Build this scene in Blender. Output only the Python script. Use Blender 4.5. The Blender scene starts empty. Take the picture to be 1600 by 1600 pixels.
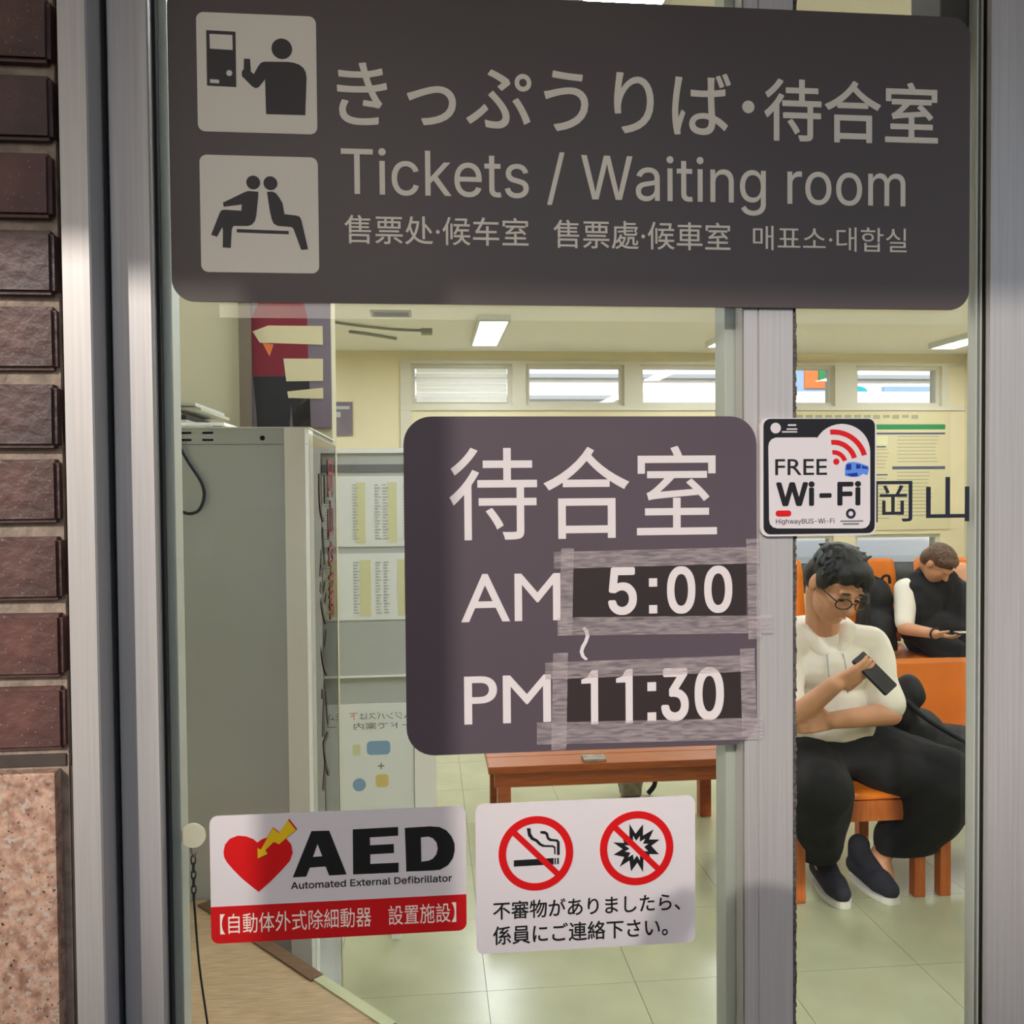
import bpy, bmesh, math, random
from mathutils import Vector, Matrix, noise
from mathutils.geometry import tessellate_polygon, delaunay_2d_cdt
random.seed(7)
scene = bpy.context.scene
C = scene.collection

# ------------------------------------------------------------------ camera
cam_d = bpy.data.cameras.new('camera')
cam_d.sensor_width = 36.0
cam_d.lens = 36.0 * 1400.0 / 1600.0
cam_d.clip_start = 0.02
cam = bpy.data.objects.new('camera', cam_d)
C.objects.link(cam)
yaw, pit, rol = math.radians(5.43), math.radians(1.47), math.radians(0.47)
F = Vector((math.sin(yaw) * math.cos(pit), math.cos(yaw) * math.cos(pit), -math.sin(pit)))
R = Vector((math.cos(yaw), -math.sin(yaw), 0.0))
U = R.cross(F)
R2 = R * math.cos(rol) - U * math.sin(rol)
U2 = U * math.cos(rol) + R * math.sin(rol)
M = Matrix((R2, U2, -F)).transposed().to_4x4()
M.translation = Vector((0.0, -0.9, 1.47))
cam.matrix_world = M
scene.camera = cam

# ------------------------------------------------------------------ world, sun, exposure
SUN_DIR = Vector((0.5, 1.0, -0.54)).normalized()      # the way the light travels
world = bpy.data.worlds.new('sky')
scene.world = world
world.use_nodes = True
wn = world.node_tree.nodes
wl = world.node_tree.links
sky = wn.new('ShaderNodeTexSky')
sky.sky_type = 'NISHITA'
sky.sun_disc = False
sky.sun_elevation = math.radians(25.8)
sky.sun_rotation = math.radians(206.6)
sky.air_density = 1.0
sky.dust_density = 2.0
bg = wn['Background']
bg.inputs['Strength'].default_value = 0.245
wl.new(sky.outputs['Color'], bg.inputs['Color'])
sun_d = bpy.data.lights.new('sun', 'SUN')
sun_d.energy = 2.3
sun_d.angle = math.radians(0.9)
sun_d.color = (1.0, 0.93, 0.86)
sun = bpy.data.objects.new('sun', sun_d)
C.objects.link(sun)
sun.rotation_euler = SUN_DIR.to_track_quat('-Z', 'Y').to_euler()
sun.location = (-3, -6, 5)
vs = scene.view_settings
vs.view_transform = 'Standard'
vs.look = 'None'
vs.gamma = 1.0
vs.use_curve_mapping = False
vs.exposure = 0.0
LAMP = 34.0                                           # strength of the ceiling tubes' diffusers

# ------------------------------------------------------------------ materials
def lin(c):
    return tuple(((v / 255.0) / 12.92 if v / 255.0 <= 0.04045 else ((v / 255.0 + 0.055) / 1.055) ** 2.4) for v in c) + (1.0,)

def mat(name, rgb, rough=0.6, metal=0.0, var=0.0, vscale=8.0, stretch=(1, 1, 1), bump=0.0, bscale=60.0, spec=0.5, rgb2=None, detail=4.0):
    m = bpy.data.materials.new(name)
    m.use_nodes = True
    nt = m.node_tree
    b = nt.nodes['Principled BSDF']
    b.inputs['Base Color'].default_value = lin(rgb)
    b.inputs['Roughness'].default_value = rough
    b.inputs['Metallic'].default_value = metal
    b.inputs['Specular IOR Level'].default_value = spec
    if var > 0 or rgb2 is not None or bump > 0:
        tc = nt.nodes.new('ShaderNodeTexCoord')
        mp = nt.nodes.new('ShaderNodeMapping')
        mp.inputs['Scale'].default_value = stretch
        nt.links.new(tc.outputs['Object'], mp.inputs['Vector'])
    if var > 0 or rgb2 is not None:
        nz = nt.nodes.new('ShaderNodeTexNoise')
        nz.inputs['Scale'].default_value = vscale
        nz.inputs['Detail'].default_value = detail
        nt.links.new(mp.outputs['Vector'], nz.inputs['Vector'])
        cr = nt.nodes.new('ShaderNodeValToRGB')
        cr.color_ramp.elements[0].position = 0.32
        cr.color_ramp.elements[1].position = 0.68
        if rgb2 is None:
            lo = lin([max(0, v * (1 - var)) for v in rgb])
            hi = lin([min(255, v * (1 + var)) for v in rgb])
        else:
            lo, hi = lin(rgb2), lin(rgb)
        cr.color_ramp.elements[0].color = lo
        cr.color_ramp.elements[1].color = hi
        nt.links.new(nz.outputs['Fac'], cr.inputs['Fac'])
        nt.links.new(cr.outputs['Color'], b.inputs['Base Color'])
    if bump > 0:
        n2 = nt.nodes.new('ShaderNodeTexNoise')
        n2.inputs['Scale'].default_value = bscale
        n2.inputs['Detail'].default_value = 5.0
        nt.links.new(mp.outputs['Vector'], n2.inputs['Vector'])
        bp = nt.nodes.new('ShaderNodeBump')
        bp.inputs['Strength'].default_value = bump
        bp.inputs['Distance'].default_value = 0.004
        nt.links.new(n2.outputs['Fac'], bp.inputs['Height'])
        nt.links.new(bp.outputs['Normal'], b.inputs['Normal'])
    return m

def emit(name, rgb, strength):
    m = bpy.data.materials.new(name)
    m.use_nodes = True
    b = m.node_tree.nodes['Principled BSDF']
    b.inputs['Base Color'].default_value = lin(rgb)
    b.inputs['Emission Color'].default_value = lin(rgb)
    b.inputs['Emission Strength'].default_value = strength
    return m

def glass(name, tint=(0.975, 0.985, 0.975), ior=1.38, rough=0.0):
    m = bpy.data.materials.new(name)
    m.use_nodes = True
    nt = m.node_tree
    nt.nodes.remove(nt.nodes['Principled BSDF'])
    out = nt.nodes['Material Output']
    tr = nt.nodes.new('ShaderNodeBsdfTransparent')
    tr.inputs['Color'].default_value = tint + (1.0,)
    gl = nt.nodes.new('ShaderNodeBsdfGlossy')
    gl.inputs['Roughness'].default_value = rough
    fr = nt.nodes.new('ShaderNodeFresnel')
    fr.inputs['IOR'].default_value = ior
    mx = nt.nodes.new('ShaderNodeMixShader')
    nt.links.new(fr.outputs['Fac'], mx.inputs['Fac'])
    nt.links.new(tr.outputs['BSDF'], mx.inputs[1])
    nt.links.new(gl.outputs['BSDF'], mx.inputs[2])
    nt.links.new(mx.outputs['Shader'], out.inputs['Surface'])
    return m

def film(name, rgb, alpha, rough=0.3, streak=True):
    """clear sticky tape / translucent sheet: part see-through, part milky"""
    m = bpy.data.materials.new(name)
    m.use_nodes = True
    nt = m.node_tree
    b = nt.nodes['Principled BSDF']
    b.inputs['Base Color'].default_value = lin(rgb)
    b.inputs['Roughness'].default_value = rough
    b.inputs['Alpha'].default_value = alpha
    if streak:
        tc = nt.nodes.new('ShaderNodeTexCoord')
        mp = nt.nodes.new('ShaderNodeMapping')
        mp.inputs['Scale'].default_value = (25, 25, 160)
        nz = nt.nodes.new('ShaderNodeTexNoise')
        nz.inputs['Scale'].default_value = 3.0
        nz.inputs['Detail'].default_value = 4.0
        mr = nt.nodes.new('ShaderNodeMapRange')
        mr.inputs['From Min'].default_value = 0.35
        mr.inputs['From Max'].default_value = 0.7
        mr.inputs['To Min'].default_value = alpha * 0.45
        mr.inputs['To Max'].default_value = min(1.0, alpha * 1.7)
        nt.links.new(tc.outputs['Object'], mp.inputs['Vector'])
        nt.links.new(mp.outputs['Vector'], nz.inputs['Vector'])
        nt.links.new(nz.outputs['Fac'], mr.inputs['Value'])
        nt.links.new(mr.outputs['Result'], b.inputs['Alpha'])
    return m

def wood(name, rgb, rgb2, scale=14.0, rough=0.45, stretch=(1, 14, 14), spec=0.5):
    return mat(name, rgb, rough=rough, rgb2=rgb2, vscale=scale, stretch=stretch, bump=0.08, bscale=scale * 2, spec=spec, detail=6.0)

MT = dict(
    alu=mat('aluminium', (196, 191, 188), rough=0.42, metal=0.35, var=0.03, vscale=5, stretch=(60, 60, 1), spec=0.4),
    alu_in=mat('aluminium_indoor', (186, 190, 182), rough=0.4, metal=0.2, spec=0.4),
    alu_dark=mat('aluminium_groove', (60, 58, 54), rough=0.6),
    gasket=mat('rubber_gasket', (34, 32, 30), rough=0.7),
    brush=mat('pile_strip', (84, 78, 74), rough=0.95, var=0.3, vscale=300),
    mortar=mat('mortar', (150, 134, 120), rough=0.95, var=0.12, vscale=60, bump=0.6, bscale=150),
    caulk=mat('caulk', (72, 64, 58), rough=0.9, var=0.1, vscale=30),
    granite=None,
    sign=mat('sign_charcoal', (93, 82, 80), rough=0.38, var=0.02, vscale=4, spec=0.35),
    sign2=mat('sign_plum_charcoal', (90, 78, 86), rough=0.42, var=0.02, vscale=4, spec=0.35),
    ink_white=mat('lettering_white', (250, 240, 224), rough=0.5),
    ink_pale=mat('lettering_pale', (226, 216, 216), rough=0.5),
    white=mat('sticker_white', (222, 214, 216), rough=0.45, spec=0.4),
    black=mat('ink_black', (18, 16, 18), rough=0.5),
    darkink=mat('ink_dark', (56, 48, 50), rough=0.5),
    red=mat('ink_red', (214, 8, 12), rough=0.45),
    aed_red=mat('band_red', (206, 12, 18), rough=0.45),
    yellow=mat('ink_yellow', (236, 196, 20), rough=0.45),
    bluel=mat('ink_light_blue', (90, 140, 226), rough=0.5),
    blued=mat('ink_blue', (18, 44, 150), rough=0.5),
    navy=mat('ink_navy', (30, 34, 50), rough=0.5),
    grey_print=mat('ink_grey', (120, 120, 122), rough=0.6),
    patch=mat('time_plate', (56, 46, 46), rough=0.35, var=0.04, vscale=10),
    tape=film('clear_tape', (214, 200, 200), 0.21),
    glass=glass('window_glass'),
    glass2=glass('pane_glass', (0.96, 0.98, 0.98)),
    acrylic=glass('acrylic', (0.92, 0.96, 0.94)),
    cream=mat('wall_cream', (228, 217, 182), rough=0.85, var=0.02, vscale=2),
    cream2=mat('wall_partition_cream', (198, 192, 162), rough=0.8, var=0.02, vscale=2),
    ceil=mat('ceiling_paint', (246, 242, 236), rough=0.9),
    tile=mat('vinyl_tile', (172, 174, 142), rough=0.22, var=0.03, vscale=5, spec=0.45),
    tilebase=mat('tile_bed', (120, 118, 90), rough=0.9),
    frame_w=mat('window_frame_paint', (214, 210, 192), rough=0.5),
    orange=mat('seat_orange', (226, 122, 30), rough=0.35, var=0.03, vscale=6, spec=0.5),
    bench=wood('bench_wood', (176, 92, 40), (150, 72, 28), 10, 0.3, (1, 12, 12)),
    chairwood=wood('chair_wood', (196, 108, 48), (172, 88, 34), 10, 0.4, (12, 12, 1)),
    counter=wood('counter_laminate', (184, 158, 122), (150, 124, 92), 16, 0.4, (2, 26, 26)),
    lip=wood('counter_lip', (112, 82, 54), (88, 62, 40), 16, 0.5, (2, 20, 20)),
    lip2=mat('counter_trim', (176, 178, 140), rough=0.4),
    cab=mat('cabinet_grey', (188, 192, 194), rough=0.28, metal=0.12, var=0.02, vscale=3, spec=0.5),
    cabw=mat('cabinet_white', (250, 247, 242), rough=0.35),
    post=mat('post_grey_brown', (120, 108, 92), rough=0.5, metal=0.2),
    faint=mat('print_faint', (170, 168, 140), rough=0.8),
    navy_p=mat('print_navy', (84, 92, 120), rough=0.8),
    cable=mat('cable_black', (14, 14, 14), rough=0.5),
    paper=mat('paper_white', (238, 240, 238), rough=0.8),
    paper2=mat('paper_grey', (186, 190, 186), rough=0.8),
    paper3=mat('paper_cream', (218, 208, 168), rough=0.8),
    yellow_p=mat('print_yellow', (226, 224, 178), rough=0.8),
    green_p=mat('print_green', (46, 138, 84), rough=0.7),
    orange_p=mat('print_orange', (226, 120, 60), rough=0.7),
    blue_p=mat('print_blue', (140, 172, 206), rough=0.8),
    yel2_p=mat('print_warm_yellow', (228, 206, 130), rough=0.8),
    poster_bg=mat('poster_mauve', (122, 110, 122), rough=0.5),
    poster_red=mat('poster_red', (128, 12, 38), rough=0.5),
    poster_blk=mat('poster_black', (28, 22, 24), rough=0.5),
    skin=mat('skin', (206, 150, 116), rough=0.55, var=0.03, vscale=12),
    hair=mat('hair_black', (14, 13, 14), rough=0.5, var=0.25, vscale=60, bump=0.5, bscale=120),
    hairb=mat('hair_brown', (92, 66, 46), rough=0.55, var=0.2, vscale=60, bump=0.4, bscale=120),
    shirt=mat('cloth_offwhite', (236, 230, 216), rough=0.9, var=0.02, vscale=10, bump=0.25, bscale=18),
    trousers=mat('cloth_black', (17, 16, 17), rough=0.95, var=0.1, vscale=10, bump=0.3, bscale=16),
    vest=mat('cloth_charcoal', (28, 27, 27), rough=0.95, var=0.1, vscale=10),
    peach=mat('cloth_peach', (222, 162, 128), rough=0.9),
    shoe=mat('knit_navy', (34, 34, 46), rough=0.9, var=0.1, vscale=200),
    sole=mat('sole_white', (214, 212, 206), rough=0.7),
    bagblk=mat('nylon_black', (18, 17, 18), rough=0.7, var=0.15, vscale=12, bump=0.3, bscale=14),
    plastic_blk=mat('plastic_black', (20, 19, 22), rough=0.25),
    screen=mat('screen_glass', (40, 40, 48), rough=0.08),
    rubberw=mat('suction_white', (206, 200, 178), rough=0.35),
    asphalt=mat('paving', (84, 80, 76), rough=0.95, var=0.06, vscale=4),
    soffit=mat('canopy_paint', (226, 216, 202), rough=0.8),
    facade=mat('facade_white', (252, 252, 250), rough=0.8),
    facade_g=mat('facade_grey', (176, 182, 190), rough=0.7),
    teal=mat('sign_teal', (40, 176, 196), rough=0.5),
    busblue=mat('bus_blue', (150, 180, 214), rough=0.4),
    tyre=mat('tyre', (26, 26, 28), rough=0.9),
    vent=mat('vent_grey', (150, 148, 138), rough=0.6),
    lamp=emit('tube_diffuser', (243, 247, 255), LAMP),
    lampbody=mat('lamp_housing', (226, 226, 220), rough=0.6),
    greybag=mat('bag_grey', (150, 142, 128), rough=0.9, var=0.15, vscale=30),
)

def brick_mat(i, rgb, rgb2):
    m = mat('brick_glaze_%s' % i, rgb, rough=0.45, rgb2=rgb2, vscale=22, bump=0.4, bscale=90, spec=0.4)
    nt = m.node_tree
    b = nt.nodes['Principled BSDF']
    vo = nt.nodes.new('ShaderNodeTexVoronoi')
    vo.inputs['Scale'].default_value = 170.0
    tc = [n for n in nt.nodes if n.type == 'TEX_COORD'][0]
    nt.links.new(tc.outputs['Object'], vo.inputs['Vector'])
    lt = nt.nodes.new('ShaderNodeMath')
    lt.operation = 'LESS_THAN'
    lt.inputs[1].default_value = 0.10
    nt.links.new(vo.outputs['Distance'], lt.inputs[0])
    src = b.inputs['Base Color'].links[0].from_socket
    mx = nt.nodes.new('ShaderNodeMix')
    mx.data_type = 'RGBA'
    mx.inputs['B'].default_value = lin((160, 126, 102)) if i % 2 == 0 else lin((30, 20, 18))
    nt.links.new(lt.outputs['Value'], mx.inputs['Factor'])
    nt.links.new(src, mx.inputs['A'])
    nt.links.new(mx.outputs['Result'], b.inputs['Base Color'])
    return m
BRICKS = [brick_mat(0, (108, 72, 66), (74, 52, 50)), brick_mat(1, (92, 66, 63), (64, 49, 49)), brick_mat(2, (102, 72, 66), (68, 48, 45))]

def granite():
    m = mat('granite_pink', (214, 176, 152), rough=0.35, rgb2=(150, 112, 94), vscale=120, detail=8)
    nt = m.node_tree
    b = nt.nodes['Principled BSDF']
    tc = [n for n in nt.nodes if n.type == 'TEX_COORD'][0]
    src = b.inputs['Base Color'].links[0].from_socket
    for sc, lo, hi, col in ((150, 0.54, 0.66, (200, 184, 170)), (240, 0.63, 0.67, (70, 56, 52))):
        nz = nt.nodes.new('ShaderNodeTexNoise')
        nz.inputs['Scale'].default_value = sc
        nz.inputs['Detail'].default_value = 6.0
        mp = nt.nodes.new('ShaderNodeMapping')
        mp.inputs['Location'].default_value = (sc, 3.1, 7.7)
        nt.links.new(tc.outputs['Object'], mp.inputs['Vector'])
        nt.links.new(mp.outputs['Vector'], nz.inputs['Vector'])
        mr = nt.nodes.new('ShaderNodeMapRange')
        mr.inputs['From Min'].default_value = lo
        mr.inputs['From Max'].default_value = hi
        nt.links.new(nz.outputs['Fac'], mr.inputs['Value'])
        mx = nt.nodes.new('ShaderNodeMix')
        mx.data_type = 'RGBA'
        mx.inputs['B'].default_value = lin(col)
        nt.links.new(mr.outputs['Result'], mx.inputs['Factor'])
        nt.links.new(src, mx.inputs['A'])
        src = mx.outputs['Result']
    nt.links.new(src, b.inputs['Base Color'])
    return m
MT['granite'] = granite()

# ------------------------------------------------------------------ mesh helpers
def link(name, me, m, parent=None, smooth=False):
    o = bpy.data.objects.new(name, me)
    C.objects.link(o)
    if m is not None and len(me.materials) == 0:
        me.materials.append(MT[m] if isinstance(m, str) else m)
    if parent is not None:
        o.parent = parent
        o.matrix_parent_inverse = Matrix.Translation(-parent.location) if parent.type == 'EMPTY' else Matrix.Identity(4)
    if smooth:
        for p in me.polygons:
            p.use_smooth = True
    return o

def tag(o, label, cat=None, group=None, kind=None):
    o['label'] = label
    if cat:
        o['category'] = cat
    if group:
        o['group'] = group
    if kind:
        o['kind'] = kind
    return o

def thing(name, label, cat, loc=(0, 0, 0), group=None, kind=None):
    o = bpy.data.objects.new(name, None)
    C.objects.link(o)
    o.empty_display_size = 0.05
    o.location = loc
    return tag(o, label, cat, group, kind)

def to_mesh(bm, name='mesh'):
    bmesh.ops.recalc_face_normals(bm, faces=bm.faces)
    me = bpy.data.meshes.new(name)
    bm.to_mesh(me)
    bm.free()
    return me

def add_box(bm, x0, x1, y0, y1, z0, z1, rot=None):
    vs_ = [Vector((x, y, z)) for x in (x0, x1) for y in (y0, y1) for z in (z0, z1)]
    if rot is not None:
        c = Vector(((x0 + x1) / 2, (y0 + y1) / 2, (z0 + z1) / 2))
        vs_ = [c + rot @ (v - c) for v in vs_]
    v = [bm.verts.new(p) for p in vs_]
    for f in ((0, 1, 3, 2), (4, 6, 7, 5), (0, 4, 5, 1), (2, 3, 7, 6), (0, 2, 6, 4), (1, 5, 7, 3)):
        bm.faces.new([v[i] for i in f])
    return v

def box(name, x0, x1, y0, y1, z0, z1, m, parent=None, bevel=0.0, rot=None, seg=2):
    bm = bmesh.new()
    add_box(bm, x0, x1, y0, y1, z0, z1, rot)
    if bevel > 0:
        bmesh.ops.bevel(bm, geom=bm.edges[:], offset=bevel, segments=seg, profile=0.7, affect='EDGES')
    return link(name, to_mesh(bm, name), m, parent)

def boxes(name, lst, m, parent=None):
    bm = bmesh.new()
    for b in lst:
        add_box(bm, *b)
    return link(name, to_mesh(bm, name), m, parent)

def rrect(x0, x1, z0, z1, r, n=6):
    pts = []
    for cx, cz, a0 in ((x1 - r, z1 - r, 0), (x0 + r, z1 - r, 90), (x0 + r, z0 + r, 180), (x1 - r, z0 + r, 270)):
        for i in range(n + 1):
            a = math.radians(a0 + 90.0 * i / n)
            pts.append((cx + r * math.cos(a), cz + r * math.sin(a)))
    return pts

def circ(cx, cz, r, n=28):
    return [(cx + r * math.cos(2 * math.pi * i / n), cz + r * math.sin(2 * math.pi * i / n)) for i in range(n)]

def add_plate(bm, loops, yf, t):
    """flat outline (with holes) in the x-z plane, front at yf, thickness t towards +y"""
    flat = [p for l in loops for p in l]
    tris = tessellate_polygon([[Vector((p[0], p[1], 0)) for p in l] for l in loops])
    fr = [bm.verts.new((p[0], yf, p[1])) for p in flat]
    bk = [bm.verts.new((p[0], yf + t, p[1])) for p in flat]
    for a, b, c in tris:
        try:
            bm.faces.new((fr[a], fr[b], fr[c]))
            bm.faces.new((bk[c], bk[b], bk[a]))
        except ValueError:
            pass
    i0 = 0
    for l in loops:
        n = len(l)
        for i in range(n):
            a, b = i0 + i, i0 + (i + 1) % n
            bm.faces.new((fr[a], fr[b], bk[b], bk[a]))
        i0 += n

def plate(name, loops, yf, t, m, parent=None):
    bm = bmesh.new()
    if loops and not isinstance(loops[0][0], (tuple, list)):
        loops = [loops]
    add_plate(bm, loops, yf, t)
    return link(name, to_mesh(bm, name), m, parent)

def plates(name, shapes, yf, t, m, parent=None):
    bm = bmesh.new()
    for s in shapes:
        add_plate(bm, [s], yf, t)
    return link(name, to_mesh(bm, name), m, parent)

def _font():
    # the sans face that ships inside Blender itself; the built-in face is the fallback
    import os
    try:
        return bpy.data.fonts.load(os.path.join(bpy.utils.system_resource('DATAFILES', path='fonts'), 'Inter.woff2'))
    except Exception:
        return None
SANS = _font()

def text(name, s, x0, x1, z0, z1, yf, m, parent=None, weight=0.0, t=0.0003, mirror=False, xf=None, space=1.0, sans=False):
    """lettering fitted to a box; weight = how far (share of the letter height) the strokes are thickened"""
    cu = bpy.data.curves.new('lettering', 'FONT')
    if sans and SANS is not None:
        cu.font = SANS
    cu.body = s
    cu.resolution_u = 6
    cu.space_character = space
    cu.fill_mode = 'NONE'
    tmp = bpy.data.objects.new('lettering', cu)
    C.objects.link(tmp)
    dg = bpy.context.evaluated_depsgraph_get()
    me = bpy.data.meshes.new_from_object(tmp.evaluated_get(dg))
    bpy.data.objects.remove(tmp)
    bpy.data.curves.remove(cu)
    nxt = {}
    for e in me.edges:
        nxt.setdefault(e.vertices[0], []).append(e.vertices[1])
        nxt.setdefault(e.vertices[1], []).append(e.vertices[0])
    seen, loops = set(), []
    for st in range(len(me.vertices)):                 # vertices come in outline order
        if st in seen or st not in nxt:
            continue
        lp, cur = [st], st
        seen.add(st)
        while True:
            nb = [q for q in nxt[cur] if q not in seen]
            if not nb:
                break
            cur = st + 1 if (cur == st and st + 1 in nb) else nb[0]
            seen.add(cur)
            lp.append(cur)
        if len(lp) > 2:
            loops.append([(me.vertices[i].co.x, me.vertices[i].co.y) for i in lp])
    bpy.data.meshes.remove(me)
    ax, bx_ = min(q[0] for l in loops for q in l), max(q[0] for l in loops for q in l)
    az, bz = min(q[1] for l in loops for q in l), max(q[1] for l in loops for q in l)
    wd = weight * (z1 - z0)
    def fit(q):
        u = (q[0] - ax) / (bx_ - ax)
        u = 1 - u if mirror else u
        w = (q[1] - az) / (bz - az)
        return (x0 + wd + u * (x1 - x0 - 2 * wd), z0 + wd + w * (z1 - z0 - 2 * wd))
    # fill by the non-zero winding rule, so overlapping strokes of a glyph join cleanly
    pts2, edg, boxes_ = [], [], []
    for l in loops:
        n0 = len(pts2)
        pts2 += [Vector(q) for q in l]
        edg += [(n0 + i, n0 + (i + 1) % len(l)) for i in range(len(l))]
        boxes_.append((min(q[0] for q in l), max(q[0] for q in l), min(q[1] for q in l), max(q[1] for q in l)))
    cv, _, cf = delaunay_2d_cdt(pts2, edg, [], 0, 1e-6)[:3]
    def winding(cx, cy):
        w = 0
        for l, bx2 in zip(loops, boxes_):
            if not (bx2[0] < cx < bx2[1] and bx2[2] < cy < bx2[3]):
                continue
            xa, ya = l[-1]
            for xb, yb in l:
                if (ya > cy) != (yb > cy):
                    if cx < (xb - xa) * (cy - ya) / (yb - ya) + xa:
                        w += 1 if yb > ya else -1
                xa, ya = xb, yb
        return w
    base = bmesh.new()
    bv = {}
    for f in cf:
        cx, cy = sum(cv[i][0] for i in f) / 3.0, sum(cv[i][1] for i in f) / 3.0
        if winding(cx, cy) == 0:
            continue
        vs3 = []
        for i in f:
            if i not in bv:
                q = fit(cv[i])
                bv[i] = base.verts.new((q[0], yf, q[1]))
            vs3.append(bv[i])
        base.faces.new(vs3)
    r = bmesh.ops.extrude_face_region(base, geom=base.faces[:])
    for v in [g for g in r['geom'] if isinstance(g, bmesh.types.BMVert)]:
        v.co.y += t
    one = to_mesh(base, name)
    if wd > 0:
        bm = bmesh.new()
        n_ = 8
        for k in range(n_):
            b0 = len(bm.verts)
            bm.from_mesh(one)
            bm.verts.ensure_lookup_table()
            a = 2 * math.pi * (k + 0.5) / n_
            for v in bm.verts[b0:]:
                v.co += Vector((wd * math.cos(a), -4e-6 * k, wd * math.sin(a)))
        one = bpy.data.meshes.new(name)
        bm.to_mesh(one)
        bm.free()
    if xf is not None:
        one.transform(xf)
    for p in one.polygons:
        p.use_smooth = False
    return link(name, one, m, parent)

def frames(pts, closed=False):
    """a steady set of side vectors along a path"""
    n = len(pts)
    out = []
    up = Vector((0, 0, 1))
    prev = None
    for i in range(n):
        d = (pts[(i + 1) % n] - pts[i - 1]) if (closed or 0 < i < n - 1) else (pts[1] - pts[0] if i == 0 else pts[-1] - pts[-2])
        d.normalize()
        if prev is None:
            a = d.cross(up)
            if a.length < 1e-4:
                a = d.cross(Vector((1, 0, 0)))
        else:
            a = prev - d * prev.dot(d)
        a.normalize()
        prev = a
        out.append((a, d.cross(a)))
    return out

def add_tube(bm, pts, r, seg=8, closed=False, cap=True):
    pts = [Vector(p) for p in pts]
    rs = r if isinstance(r, (list, tuple)) else [r] * len(pts)
    fr = frames(pts, closed)
    rings = []
    for p, (a, b), q in zip(pts, fr, rs):
        rings.append([bm.verts.new(p + (a * math.cos(2 * math.pi * k / seg) + b * math.sin(2 * math.pi * k / seg)) * q) for k in range(seg)])
    n = len(rings)
    for i in range(n if closed else n - 1):
        A, B = rings[i], rings[(i + 1) % n]
        for k in range(seg):
            bm.faces.new((A[k], A[(k + 1) % seg], B[(k + 1) % seg], B[k]))
    if cap and not closed:
        bm.faces.new(rings[0][::-1])
        bm.faces.new(rings[-1])

def tube(name, pts, r, m, parent=None, seg=8, closed=False):
    bm = bmesh.new()
    add_tube(bm, pts, r, seg, closed)
    return link(name, to_mesh(bm, name), m, parent, smooth=True)

def spline(pts, n=6):
    pts = [Vector(p) for p in pts]
    out = []
    for i in range(len(pts) - 1):
        p0, p1, p2, p3 = pts[max(i - 1, 0)], pts[i], pts[i + 1], pts[min(i + 2, len(pts) - 1)]
        for k in range(n):
            t = k / n
            out.append(0.5 * ((2 * p1) + (p2 - p0) * t + (2 * p0 - 5 * p1 + 4 * p2 - p3) * t * t + (3 * p1 - p0 - 3 * p2 + p3) * t ** 3))
    out.append(pts[-1])
    return out

def add_capsule(bm, p0, p1, r0, r1, seg=14):
    p0, p1 = Vector(p0), Vector(p1)
    d = p1 - p0
    L = max(d.length, 1e-5)
    d.normalize()
    pts, rs = [], []
    for k in range(5):
        a = math.pi / 2 * (1 - k / 4.0)
        pts.append(p0 - d * (r0 * math.sin(a)))
        rs.append(max(r0 * math.cos(a), r0 * 0.05))
    pts.append((p0 + p1) / 2)
    rs.append((r0 + r1) / 2)
    for k in range(5):
        a = math.pi / 2 * (k / 4.0)
        pts.append(p1 + d * (r1 * math.sin(a)))
        rs.append(max(r1 * math.cos(a), r1 * 0.05))
    a = d.orthogonal().normalized()
    b = d.cross(a)
    rings = [[bm.verts.new(p + (a * math.cos(2 * math.pi * k / seg) + b * math.sin(2 * math.pi * k / seg)) * q) for k in range(seg)] for p, q in zip(pts, rs)]
    for A, B in zip(rings[:-1], rings[1:]):
        for k in range(seg):
            bm.faces.new((A[k], A[(k + 1) % seg], B[(k + 1) % seg], B[k]))
    bm.faces.new(rings[0][::-1])
    bm.faces.new(rings[-1])

def add_ell(bm, c, rad, rot=None, u=16, v=10):
    r = bmesh.ops.create_uvsphere(bm, u_segments=u, v_segments=v, radius=1.0)
    mtx = Matrix.Translation(Vector(c)) @ (rot.to_4x4() if rot is not None else Matrix.Identity(4)) @ Matrix.Diagonal((rad[0], rad[1], rad[2], 1.0))
    bmesh.ops.transform(bm, matrix=mtx, verts=r['verts'])

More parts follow.
